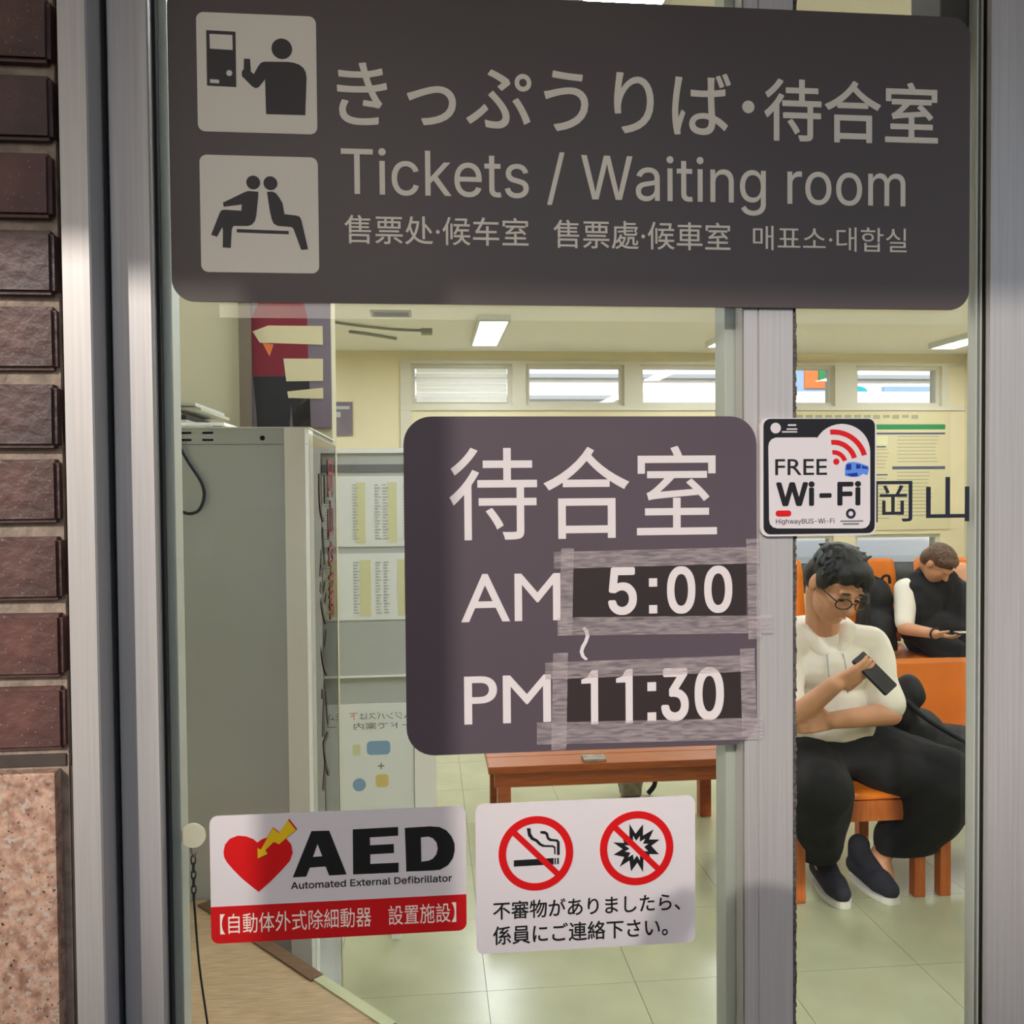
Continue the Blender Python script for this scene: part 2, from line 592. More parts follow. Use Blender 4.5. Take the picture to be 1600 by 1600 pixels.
def blob(name, prims, m, parent=None, voxel=0.007, smooth=3, cuts=(), wob=0.0, wscale=12.0):
    """capsules and ellipsoids melted into one continuous surface"""
    bm = bmesh.new()
    for p in prims:
        if p[0] == 'c':
            add_capsule(bm, *p[1:])
        elif p[0] == 'e':
            add_ell(bm, *p[1:])
        elif p[0] == 'chain':
            for (a, ra), (b, rb) in zip(p[1][:-1], p[1][1:]):
                add_capsule(bm, a, b, ra, rb)
        elif p[0] == 'b':
            add_box(bm, *p[1:])
    me = to_mesh(bm, 'form')
    tmp = bpy.data.objects.new('form', me)
    C.objects.link(tmp)
    md = tmp.modifiers.new('remesh', 'REMESH')
    md.mode = 'VOXEL'
    md.voxel_size = voxel
    if smooth:
        sm = tmp.modifiers.new('smooth', 'SMOOTH')
        sm.iterations = smooth
        sm.factor = 0.5
    dg = bpy.context.evaluated_depsgraph_get()
    out = bpy.data.meshes.new_from_object(tmp.evaluated_get(dg))
    bpy.data.objects.remove(tmp)
    bpy.data.meshes.remove(me)
    out.name = name
    if wob or cuts:
        b2 = bmesh.new()
        b2.from_mesh(out)
        if wob:
            b2.normal_update()
            for v in b2.verts:
                v.co += v.normal * (noise.noise(v.co * wscale) * wob)
        for co, no in cuts:
            bmesh.ops.bisect_plane(b2, geom=b2.verts[:] + b2.edges[:] + b2.faces[:], plane_co=co, plane_no=no, clear_outer=True)
            ed = [e for e in b2.edges if e.is_boundary]
            if ed:
                bmesh.ops.holes_fill(b2, edges=ed)
        b2.to_mesh(out)
        b2.free()
    return link(name, out, m, parent, smooth=True)

def copy_tree(o, parent=None, delta=(0, 0, 0)):
    c = o.copy()
    C.objects.link(c)
    if parent is not None:
        c.parent = parent
        c.matrix_parent_inverse = o.matrix_parent_inverse.copy()
    else:
        c.location = o.location + Vector(delta)
    for ch in list(o.children):
        copy_tree(ch, c)
    return c

# ================================================================== THE SETTING
ST = 'structure'
X_L, X_R, Y_B, Z_C = -3.2, 5.42, 7.7, 2.79          # the waiting room

# ---- outdoors: paving, canopy over the entrance, plus an added post and blocks that shape the light
tag(box('ground', -26, 26, -30, -0.06, -0.2, -0.01, 'asphalt'), 'grey paving in front of the waiting room', 'ground', kind=ST)
tag(box('ground', -22, 26, 7.95, 40, -0.25, -0.05, 'asphalt'), 'grey road surface behind the back windows', 'ground', kind=ST)
tag(box('canopy', -9, 9, -2.0, -0.02, 2.738, 2.95, 'soffit'), 'flat entrance canopy overhead, outside', 'canopy', kind=ST)
tag(box('shade_post', -0.765, -0.63, -1.32, -1.18, -0.01, 2.738, 'soffit', bevel=0.012), 'added square post, unseen behind the viewer, shading a strip of the glass', 'post', kind=ST)  # unseen post added to throw the upright shadow strip on the signs

tag(box('added_block', -16, -5.5, -24, -20, -0.01, 11.80, 'soffit'), 'added plain block, unseen behind the viewer, shading the lower glass', 'building', kind=ST)  # unseen block, sized so its soft shadow covers the lower glass

tag(box('added_block', -5.4, 30, -25, -20, -0.01, 5.4, 'facade_g'), 'added low grey block, unseen behind the viewer, darkening the glass reflection', 'building', kind=ST)  # unseen block added to keep bright sky out of the pane reflections
# ---- brick wall beside the entrance
wall_left = tag(box('wall_left', -2.6, -0.330, -0.0475, 0.03, 0.0, 2.738, 'mortar'), 'brick wall with granite base beside the window frame', 'wall', kind=ST)
Z0 = 1.2305
CH = 0.0687
rb = random.Random(3)
bm = bmesh.new()
add_box(bm, -0.1045, 0.1045, -0.012, 0.012, -0.0285, 0.0285)
bmesh.ops.bevel(bm, geom=bm.edges[:], offset=0.0035, segments=2, affect='EDGES')
brick_mesh = [to_mesh(bm, 'brick')]
for i in (1, 2):
    brick_mesh.append(brick_mesh[0].copy())
for i in range(3):
    brick_mesh[i].materials.append(BRICKS[i])
for row in range(22):
    z = Z0 + 0.0045 + CH * row + 0.0295
    if z > 2.72:
        break
    for col in range(3):
        o = bpy.data.objects.new('brick', rb.choice(brick_mesh))
        C.objects.link(o)
        o.parent = wall_left
        o.location = (-0.4335 - 0.218 * col - (0.002 * rb.random()), -0.0445 - 0.003 * rb.random(), z + rb.uniform(-0.0008, 0.0008))
        o.rotation_euler = (rb.uniform(-0.012, 0.012), rb.uniform(-0.006, 0.006), rb.uniform(-0.012, 0.012))
for k, (a, b) in enumerate(((0.62, 1.2175), (0.005, 0.612))):
    for j in range(2):
        box('granite_slab', -0.337 - 0.6 * (j + 1) + 0.003 * j, -0.337 - 0.603 * j, -0.062, -0.035, a, b, 'granite', wall_left, bevel=0.002)
box('ledge', -1.6, -0.3315, -0.050, -0.035, 1.2195, 1.2310, 'caulk', wall_left, bevel=0.002)
boxes('caulk_joint', [(-0.3375, -0.3215, -0.046, 0.0, 0.0, 1.2185), (-0.332, -0.3215, -0.042, 0.0, 1.2185, 2.738)], 'caulk', wall_left)

# ---- aluminium framing of the shop front
def profile(name, pts, z0, z1, m, parent=None):
    """extrude an x-y outline upwards"""
    bm_ = bmesh.new()
    lo = [bm_.verts.new((p[0], p[1], z0)) for p in pts]
    hi = [bm_.verts.new((p[0], p[1], z1)) for p in pts]
    n = len(pts)
    bm_.faces.new(lo)
    bm_.faces.new(hi)
    for i in range(n):
        bm_.faces.new((lo[i], lo[(i + 1) % n], hi[(i + 1) % n], hi[i]))
    return link(name, to_mesh(bm_, name), m, parent)

tag(profile('trim_1', [(-0.3220, -0.060), (-0.2985, -0.060), (-0.2970, -0.0585), (-0.2970, -0.026), (-0.3005, -0.026), (-0.3005, 0.06), (-0.3220, 0.06)], 0, 2.738, 'alu'),
    'outer aluminium jamb against the brick wall', 'frame', kind=ST)
tag(profile('trim_2', [(0.5865, -0.013), (0.80, -0.013), (0.80, 0.012), (0.592, 0.012), (0.592, -0.006), (0.5865, -0.006)], 0, 2.738, 'alu'),
    'wide pale aluminium upright at the right edge of the window', 'frame', kind=ST)
tag(box('trim_3', -0.322, 0.80, -0.03, 0.06, 2.25, 2.738, 'alu'), 'aluminium header above the glass', 'frame', kind=ST)
tag(box('wall_front', 0.80, 5.62, 0.0, 0.2, 0.0, 2.95, 'cream2'), 'front wall beside the glazed entrance', 'wall', kind=ST)
tag(box('wall_outer', -3.4, -0.322, 0.03, 0.05, 0.0, 2.95, 'cream2'), 'inner face of the front wall behind the bricks', 'wall', kind=ST)

win1 = thing('window_1', 'large left glass leaf in an aluminium frame carrying most of the signs', 'window', (0, 0, 0), kind=ST)
profile('stile', [(-0.2935, -0.019), (-0.2925, -0.020), (-0.2575, -0.020), (-0.2562, -0.0185), (-0.2562, 0.0), (-0.2562, 0.04), (-0.2935, 0.04)], 0.02, 2.25, 'alu', win1)
box('shadow_gap', -0.3005, -0.2935, 0.0, 0.05, 0.02, 2.25, 'gasket', win1)
box('glazing_bead', -0.2562, -0.2532, -0.006, 0.002, 0.05, 2.25, 'gasket', win1)
box('inner_frame', -0.2562, -0.2470, 0.012, 0.040, 0.02, 2.25, 'alu_in', win1, bevel=0.002)
box('glass_pane', -0.2556, 0.3268, 0.0, 0.005, 0.09, 2.25, 'glass', win1)
box('rail', -0.2562, 0.384, -0.015, 0.03, 0.0, 0.09, 'alu', win1)

win2 = thing('window_2', 'narrow right glass leaf with grey meeting stile', 'window', (0.4, 0, 0), kind=ST)
# strip of the other leaf seen through the glass left of the stile
box('back_stile', 0.3160, 0.3290, 0.028, 0.060, 0.02, 2.25, 'alu_in', win2, bevel=0.001)
box('back_stile', 0.3325, 0.3400, 0.026, 0.060, 0.02, 2.25, 'alu_in', win2, bevel=0.001)
box('groove', 0.3285, 0.3330, 0.034, 0.058, 0.02, 2.25, 'alu_dark', win2)
profile('stile', [(0.3268, 0.0005), (0.3415, 0.0005), (0.3425, 0.0022), (0.3435, 0.0002), (0.3790, 0.0002), (0.3800, 0.0015), (0.3800, 0.030), (0.3268, 0.026)], 0.02, 2.25, 'alu', win2)
bm = bmesh.new()
rb = random.Random(5)
z = 0.1
while z < 2.25:                                     # woven pile strip with its ragged edge
    h = rb.uniform(0.003, 0.006)
    add_box(bm, 0.3798, 0.3838 + rb.uniform(-0.0008, 0.0008), 0.002, 0.02, z, z + h * 0.92)
    z += h
link('pile_strip', to_mesh(bm), 'brush', win2)
box('glass_pane', 0.3810, 0.5790, 0.0045, 0.0095, 0.09, 2.25, 'glass', win2)
box('edge_bead', 0.5775, 0.5795, -0.002, 0.012, 0.05, 2.25, 'alu_in', win2)
box('edge_channel', 0.5795, 0.5826, 0.004, 0.012, 0.05, 2.25, 'alu_dark', win2)
box('edge_bead', 0.5826, 0.5846, -0.002, 0.012, 0.05, 2.25, 'alu_in', win2)
box('gasket', 0.5846, 0.5918, 0.004, 0.012, 0.05, 2.25, 'gasket', win2)
box('rail', 0.384, 0.584, -0.005, 0.03, 0.0, 0.09, 'alu', win2)
br = thing('door_closer_bracket', 'dark metal bracket at the top right corner of the glass', 'bracket', (0.565, 0.03, 1.95))
box('bracket_plate', 0.548, 0.590, 0.016, 0.075, 1.958, 2.02, 'alu_dark', br, bevel=0.002)
box('bracket_arm', 0.572, 0.590, 0.016, 0.06, 1.925, 1.9575, 'post', br, bevel=0.002)

# ---- the room shell
floor = tag(box('floor', X_L, X_R, 0.0, Y_B + 0.1, -0.10, -0.004, 'tilebase'), 'pale green vinyl tiled floor of the waiting room', 'floor', kind=ST)
TS = 0.4425
bm = bmesh.new()
add_box(bm, 0.0008, TS - 0.0008, 0.0008, TS - 0.0008, -0.004, 0.0)
tile_me = to_mesh(bm, 'tile')
tile_me.materials.append(MT['tile'])
n_t = 0
rest = []
for j in range(-4, 14):
    for i in range(-8, 12):
        x, y = 0.16 + TS * i, 1.685 + TS * j
        if x < X_L or x + TS > X_R + 0.02 or y < 0 or y + TS > Y_B:
            continue
        seen = y > 1.2 and x > -0.9 - 0.05 * (y - 1.2) and x < 0.3 + 0.68 * (y + 1.6)
        if seen and n_t < 300:
            o = bpy.data.objects.new('tile', tile_me)
            C.objects.link(o)
            o.parent = floor
            o.location = (x, y, 0)
            n_t += 1
        else:
            rest.append((x + 0.0008, x + TS - 0.0008, y + 0.0008, y + TS - 0.0008, -0.004, 0.0))
o = boxes('tile_field', rest, 'tile', floor)
o['kind'] = 'stuff'
tag(box('ceiling', X_L, X_R, 0.06, Y_B + 0.1, Z_C, Z_C + 0.16, 'ceil'), 'cream painted ceiling of the waiting room', 'ceiling', kind=ST)
tag(box('wall_right', X_R, X_R + 0.15, 0.0, Y_B + 0.25, 0, Z_C, 'cream'), 'yellow cream side wall at the right', 'wall', kind=ST)
tag(box('wall_side', X_L - 0.15, X_L, 0.0, Y_B + 0.25, 0, Z_C, 'cream'), 'yellow cream side wall at the left', 'wall', kind=ST)
tag(box('wall_inner', X_L, -0.235, 1.40, 1.50, 0, Z_C, 'cream2'), 'cream partition wall behind the grey metal cabinet', 'wall', kind=ST)
tag(box('trim_4', -0.458, -0.430, 1.375, 1.40, 0, Z_C, 'post'), 'grey-brown upright strip on the partition wall', 'strip', kind=ST)

COLS = [(-0.136, 0.826), (0.965, 1.921), (2.081, 3.04), (3.16, 4.047), (4.27, 5.165)]
zs_ = [(0.36, 0.985), (2.27, 2.668)]
bands = [(X_L, -0.136, Y_B, Y_B + 0.2, 0, Z_C), (5.165, X_R, Y_B, Y_B + 0.2, 0, Z_C)]
for k, (a, b) in enumerate(COLS):
    bands += [(a, b, Y_B, Y_B + 0.2, 0, zs_[0][0]), (a, b, Y_B, Y_B + 0.2, zs_[0][1], zs_[1][0]), (a, b, Y_B, Y_B + 0.2, zs_[1][1], Z_C)]
    if k:
        bands.append((COLS[k - 1][1], a, Y_B, Y_B + 0.2, 0, Z_C))
wb = tag(boxes('wall_back', bands, 'cream'), 'yellow cream back wall with two rows of windows', 'wall', kind=ST)
tag(boxes('trim_5', [(-0.24, 5.40, Y_B - 0.02, Y_B, 2.668, 2.70), (-0.24, 5.40, Y_B - 0.02, Y_B, 2.225, 2.268)] + [(COLS[k][1] + 0.002, COLS[k + 1][0] - 0.002, Y_B - 0.02, Y_B, 2.268, 2.668) for k in range(4)] + [(-0.24, -0.137, Y_B - 0.02, Y_B, 0.3, 2.2245), (-0.24, -0.137, Y_B - 0.02, Y_B, 2.2685, 2.6675), (5.166, 5.24, Y_B - 0.02, Y_B, 2.268, 2.668)], 'frame_w'),
    'pale frame band running round the high back windows', 'frame', kind=ST)
wi = 3
where = ['first', 'second', 'third', 'fourth', 'fifth']
for k, (a, b) in enumerate(COLS):
    for r_, (z0, z1) in enumerate(zs_):
        w = thing('window_%d' % wi, '%s %s window of the back wall counted from the left' % (where[k], 'upper' if r_ else 'lower'), 'window', (a, Y_B, z0), kind=ST)
        wi += 1
        f_ = 0.035
        boxes('window_frame', [(a, a + f_, Y_B + 0.03, Y_B + 0.09, z0, z1), (b - f_, b, Y_B + 0.03, Y_B + 0.09, z0, z1),
                               (a + f_, b - f_, Y_B + 0.03, Y_B + 0.09, z0, z0 + f_), (a + f_, b - f_, Y_B + 0.03, Y_B + 0.09, z1 - f_, z1)], 'frame_w', w)
        box('pane', a + f_, b - f_, Y_B + 0.055, Y_B + 0.061, z0 + f_, z1 - f_, 'glass2', w)
        if r_ and k == 0:
            for q in range(7):                        # lowered slat blind
                zz = z1 - 0.06 - q * 0.047
                box('slat', a + 0.05, b - 0.05, Y_B + 0.008, Y_B + 0.03, zz - 0.020, zz + 0.020, 'facade', w, rot=Matrix.Rotation(math.radians(20), 3, 'X'))

# ================================================================== SIGNS ON THE GLASS
SH = {
'p1_machine':[(-0.2059,1.9127),(-0.1786,1.9122),(-0.1787,1.8597),(-0.206,1.8603)],
'p1_window':[(-0.2031,1.9095),(-0.1814,1.9093),(-0.1814,1.8947),(-0.2029,1.8952)],
'p1_slot':[(-0.2033,1.8665),(-0.1945,1.8663),(-0.1946,1.8625),(-0.2032,1.8627)],
'p1_body':[(-0.1508,1.8348),(-0.1136,1.8349),(-0.1118,1.8704),(-0.1125,1.8761),(-0.1148,1.8802),(-0.1186,1.8831),(-0.1237,1.8847),(-0.1288,1.8853),(-0.1518,1.8848),(-0.1549,1.8836),(-0.1575,1.8804),(-0.1617,1.8726),(-0.1647,1.8748),(-0.1647,1.8779),(-0.1653,1.8868),(-0.1709,1.8869),(-0.1713,1.8771),(-0.1731,1.8745),(-0.1732,1.8704),(-0.1637,1.8609),(-0.1604,1.8592),(-0.1573,1.8604),(-0.1513,1.8683)],
'p1_dot':[(-0.185,1.8728),(-0.135,1.8977)],
'p2_left':[(-0.1685,1.7605),(-0.1593,1.7599),(-0.1597,1.7539),(-0.1617,1.7365),(-0.1631,1.7318),(-0.1659,1.7284),(-0.1695,1.727),(-0.1835,1.7268),(-0.1851,1.7231),(-0.1864,1.7055),(-0.1938,1.7059),(-0.1933,1.723),(-0.194,1.7255),(-0.199,1.7161),(-0.2045,1.7178),(-0.1961,1.7389),(-0.1945,1.7413),(-0.1922,1.7421),(-0.1757,1.7414),(-0.1751,1.7476),(-0.1922,1.7449),(-0.1929,1.7488),(-0.1716,1.7596)],
'p2_right':[(-0.1511,1.7601),(-0.146,1.7605),(-0.1427,1.759),(-0.1392,1.7544),(-0.1364,1.7493),(-0.1348,1.7389),(-0.1232,1.7378),(-0.1201,1.7366),(-0.1186,1.7332),(-0.1126,1.7054),(-0.1193,1.7048),(-0.1265,1.7253),(-0.1285,1.7268),(-0.1414,1.7276),(-0.1452,1.7296),(-0.1469,1.7335),(-0.1488,1.7425)],
'p2_bench':[(-0.1803,1.7237),(-0.1311,1.7228),(-0.1309,1.7197),(-0.1803,1.7206)],
'p2_heads':[(-0.164,1.7688),(-0.1477,1.7685)],
'heart':[(-0.1699,1.0729),(-0.1772,1.0793),(-0.1852,1.0866),(-0.1941,1.0964),(-0.2,1.1039),(-0.2027,1.1093),(-0.2032,1.1145),(-0.2017,1.1217),(-0.197,1.1273),(-0.1895,1.1301),(-0.1815,1.1291),(-0.1745,1.1261),(-0.1705,1.1223),(-0.1664,1.1253),(-0.1583,1.1278),(-0.1502,1.1281),(-0.1422,1.1248),(-0.1376,1.1187),(-0.1363,1.1103),(-0.139,1.1027),(-0.1487,1.0921),(-0.159,1.0821)],
'bolt':[(-0.1403,1.1437),(-0.1329,1.1336),(-0.1493,1.1199),(-0.1544,1.1226),(-0.1626,1.1147),(-0.1606,1.1108),(-0.1702,1.1067),(-0.1702,1.1171),(-0.167,1.1153),(-0.1552,1.1362),(-0.1492,1.1312)],
'A':[(-0.1366,1.0858),(-0.1177,1.1314),(-0.1003,1.1311),(-0.0838,1.0862),(-0.1009,1.086),(-0.1043,1.0952),(-0.1198,1.0949),(-0.1234,1.086)],
'A_hole':[(-0.1166,1.1054),(-0.1074,1.1056),(-0.1119,1.1182)],
'E':[(-0.0771,1.1313),(-0.0322,1.1318),(-0.0321,1.123),(-0.0603,1.1225),(-0.0602,1.1145),(-0.0366,1.1147),(-0.0365,1.1056),(-0.0601,1.1053),(-0.0602,1.0956),(-0.032,1.0955),(-0.0321,1.0857),(-0.0773,1.0858)],
'D':[(-0.0254,1.1305),(0.0,1.131),(0.0095,1.1298),(0.0163,1.1261),(0.0213,1.1199),(0.0242,1.1123),(0.0243,1.1049),(0.0224,1.0975),(0.0175,1.0907),(0.0096,1.0864),(0.0017,1.086),(-0.0244,1.0862)],
'D_hole':[(-0.0095,1.1202),(-0.0021,1.1208),(0.0026,1.1188),(0.0062,1.1142),(0.0073,1.1082),(0.0058,1.1021),(0.0022,1.0979),(-0.002,1.0961),(-0.0093,1.0954)],
'cig':[(0.0843,1.0924),(0.1251,1.0928),(0.125,1.0863),(0.0842,1.086)],
'cig2':[(0.126,1.0928),(0.1274,1.0927),(0.1274,1.0862),(0.126,1.0863)],
'cig3':[(0.1288,1.0926),(0.1304,1.0928),(0.1304,1.0863),(0.1287,1.0864)],
'smoke1':[(0.0977,1.1248),(0.1016,1.1246),(0.102,1.1193),(0.1045,1.115),(0.1086,1.1128),(0.1125,1.1084),(0.1159,1.1067),(0.1247,1.106),(0.127,1.1043),(0.1272,1.0967),(0.1258,1.0967),(0.1256,1.103),(0.124,1.1042),(0.1136,1.1049),(0.1102,1.1069),(0.1067,1.1106),(0.1022,1.1128),(0.099,1.1171)],
'smoke2':[(0.1117,1.1212),(0.1165,1.121),(0.1195,1.119),(0.1206,1.1143),(0.1229,1.1128),(0.1294,1.1118),(0.1314,1.1094),(0.1314,1.0958),(0.1286,1.0959),(0.1287,1.1089),(0.1275,1.1098),(0.121,1.1106),(0.1185,1.1126),(0.1169,1.1177),(0.1116,1.1189)],
'burst':[(0.2041,1.1245),(0.2104,1.114),(0.2182,1.1234),(0.2181,1.1118),(0.2292,1.1176),(0.2245,1.1075),(0.2356,1.1068),(0.2268,1.1008),(0.235,1.0916),(0.2244,1.0923),(0.2279,1.0828),(0.2185,1.0872),(0.218,1.0739),(0.2121,1.084),(0.2055,1.0754),(0.2039,1.0867),(0.1938,1.0807),(0.1985,1.0905),(0.1873,1.0934),(0.1969,1.0987),(0.1869,1.1062),(0.1986,1.105),(0.1946,1.1163),(0.204,1.1101)],
'wifi_white':[(0.3504,1.5118),(0.3513,1.5157),(0.3538,1.5189),(0.3581,1.5207),(0.4009,1.5208),(0.4027,1.5203),(0.4058,1.5244),(0.4095,1.528),(0.4139,1.5308),(0.4187,1.5329),(0.4238,1.5342),(0.4291,1.5347),(0.4344,1.5342),(0.4396,1.5329),(0.4444,1.5308),(0.4488,1.5279),(0.4526,1.5243),(0.4557,1.5202),(0.4579,1.5156),(0.4593,1.5107),(0.4598,1.5057),(0.46,1.4348),(0.4588,1.43),(0.4554,1.4268),(0.4512,1.4259),(0.3598,1.4271),(0.3553,1.4283),(0.3521,1.4315),(0.3512,1.4361)],
'arc1':[(0.4185,1.5075),(0.4206,1.5076),(0.4226,1.5074),(0.4247,1.5069),(0.4266,1.5061),(0.4284,1.5051),(0.4301,1.5038),(0.4316,1.5024),(0.4328,1.5007),(0.4338,1.499),(0.4345,1.4971),(0.4299,1.4958),(0.4294,1.4971),(0.4287,1.4983),(0.4279,1.4994),(0.4269,1.5004),(0.4257,1.5013),(0.4245,1.5019),(0.4232,1.5025),(0.4218,1.5028),(0.4204,1.5029),(0.419,1.5029)],
'arc2':[(0.4173,1.5181),(0.4209,1.5182),(0.4246,1.5179),(0.4281,1.517),(0.4315,1.5157),(0.4347,1.5139),(0.4375,1.5117),(0.4401,1.5092),(0.4423,1.5064),(0.444,1.5033),(0.4452,1.5),(0.44,1.4986),(0.439,1.5012),(0.4377,1.5036),(0.436,1.5059),(0.4339,1.5079),(0.4317,1.5096),(0.4291,1.511),(0.4264,1.5121),(0.4236,1.5128),(0.4208,1.5131),(0.4179,1.513)],
'arc3':[(0.4161,1.5288),(0.4213,1.529),(0.4265,1.5284),(0.4316,1.5272),(0.4364,1.5253),(0.4409,1.5228),(0.4451,1.5197),(0.4487,1.5161),(0.4518,1.512),(0.4543,1.5076),(0.4561,1.5029),(0.4508,1.5015),(0.4492,1.5055),(0.4471,1.5093),(0.4445,1.5127),(0.4414,1.5158),(0.4379,1.5185),(0.434,1.5206),(0.4299,1.5222),(0.4256,1.5233),(0.4211,1.5237),(0.4167,1.5236)],
'wifi_black':[(0.3455,1.54),(0.4651,1.4211)],
'wifi_dot':[(0.423,1.4956),(0.4264,1.4956)],
'bus':[(0.4324,1.4808),(0.4324,1.4887),(0.4333,1.4926),(0.4356,1.4948),(0.442,1.4952),(0.4475,1.4943),(0.4575,1.491),(0.4583,1.4872),(0.4566,1.4813),(0.4521,1.4829),(0.4466,1.4797),(0.4392,1.4797)],
'busw1':[(0.4337,1.4926),(0.439,1.4935),(0.439,1.4873),(0.4336,1.4869)],
'busw2':[(0.4443,1.493),(0.4491,1.4923),(0.4491,1.4884),(0.4443,1.4881)],
'busw3':[(0.4507,1.4914),(0.4571,1.4896),(0.4569,1.4878),(0.4507,1.4884)],
'busb':[(0.4328,1.4827),(0.4456,1.4841),(0.4461,1.4807),(0.4402,1.4799)],
'pill':[(0.358,1.4456),(0.3747,1.4393)],
'circ':[(0.4388,1.4415),(0.4442,1.4414)],
'logo':[(0.3581,1.5304),(0.3636,1.5304)],
'bars':[(0.3711,1.5343),(0.3799,1.5326),(0.3698,1.5301),(0.381,1.5286),(0.3648,1.5272),(0.381,1.5258),(0.4274,1.4345),(0.4521,1.433),(0.4302,1.4317),(0.4476,1.43)],
'free':[(0.3576,1.4985),(0.413,1.482)],
'wf':[(0.3585,1.4754),(0.4498,1.4499)],
'hw':[(0.3584,1.4369),(0.421,1.4304)],
'tilde':[(0.1559,1.3283),(0.1589,1.329),(0.1622,1.3252),(0.1632,1.32),(0.1611,1.3137),(0.1583,1.3087),(0.1567,1.3044),(0.1582,1.2998),(0.1616,1.2964),(0.159,1.2952),(0.1549,1.2986),(0.1531,1.3038),(0.1545,1.3096),(0.1576,1.3146),(0.1594,1.3196),(0.1586,1.324)],
'patch1':[(0.146,1.3909),(0.3271,1.3353)],
'patch2':[(0.1389,1.282),(0.3224,1.2266)],
't500':[(0.1832,1.3897),(0.3133,1.3407)],
't1130':[(0.1548,1.2852),(0.3038,1.2298)],
'AM':[(0.0333,1.3857),(0.1337,1.3365)],
'PM':[(0.0353,1.2824),(0.1233,1.2332)],
'mach':[(0.0226,1.5127),(0.2966,1.4182)],
'tp1':[(0.1271,1.4073),(0.3412,1.3902)],
'tp2':[(0.1304,1.3385),(0.3552,1.3199)],
'tp3':[(0.1334,1.4097),(0.1464,1.3217)],
'tp4':[(0.328,1.4167),(0.3419,1.3127)],
'tq1':[(0.1174,1.2953),(0.3349,1.2782)],
'tq2':[(0.1085,1.2321),(0.345,1.2097)],
'tq3':[(0.1243,1.3037),(0.1397,1.2048)],
'tq4':[(0.3212,1.3034),(0.337,1.2126)],
}
GY = -0.0006                                          # the glass front is y = 0
# ---- big bilingual panel
s1 = thing('direction_sign', 'large charcoal sign reading Tickets / Waiting room across the top of the glass', 'sign', (0.163, 0, 1.654))
plate('panel', rrect(-0.2425, 0.5690, 1.6540, 1.9565, 0.021, 8), -0.0040, 0.0034, 'sign', s1)
Y1 = -0.0046
pa = plate('pictogram_tile', rrect(-0.2153, -0.1022, 1.8166, 1.9299, 0.007), Y1, 0.0006, 'ink_white', s1)
plate('machine', [SH['p1_machine'], SH['p1_window'], SH['p1_slot'], circ(*SH['p1_dot'][0], 0.0030, 14)], Y1 - 0.0004, 0.0004, 'darkink', pa)
plate('figure', SH['p1_body'], Y1 - 0.0004, 0.0004, 'darkink', pa)
plate('figure_head', circ(*SH['p1_dot'][1], 0.0098), Y1 - 0.0004, 0.0004, 'darkink', pa)
pb = plate('pictogram_tile', rrect(-0.2144, -0.1022, 1.6821, 1.7944, 0.007), Y1, 0.0006, 'ink_white', s1)
plate('figure', SH['p2_left'], Y1 - 0.0004, 0.0004, 'darkink', pb)
plate('figure', SH['p2_right'], Y1 - 0.0004, 0.0004, 'darkink', pb)
for h in SH['p2_heads']:
    plate('figure_head', circ(*h, 0.0066), Y1 - 0.0004, 0.0004, 'darkink', pb)
plate('bench_line', SH['p2_bench'], Y1 - 0.0004, 0.0004, 'darkink', pb)
text('lettering', 'きっぷうりば', -0.0830, 0.3120, 1.8267, 1.8895, Y1, 'ink_white', s1, 0.012)
plate('dot', circ(0.3303, 1.8570, 0.0064), Y1, 0.0006, 'ink_white', s1)
text('lettering', '待合室', 0.3470, 0.5336, 1.8237, 1.8875, Y1, 'ink_white', s1, 0.012)
text('lettering', 'Tickets / Waiting room', -0.0800, 0.4982, 1.7472, 1.8060, Y1, 'ink_white', s1, 0.004, sans=True)
text('lettering', '售票处·候车室', -0.0773, 0.1040, 1.7118, 1.7400, Y1, 'ink_white', s1, 0.006)
text('lettering', '售票處·候車室', 0.1292, 0.3113, 1.7110, 1.7395, Y1, 'ink_white', s1, 0.006)
text('lettering', '매표소·대합실', 0.3350, 0.4997, 1.7125, 1.7375, Y1, 'ink_white', s1, 0.0)

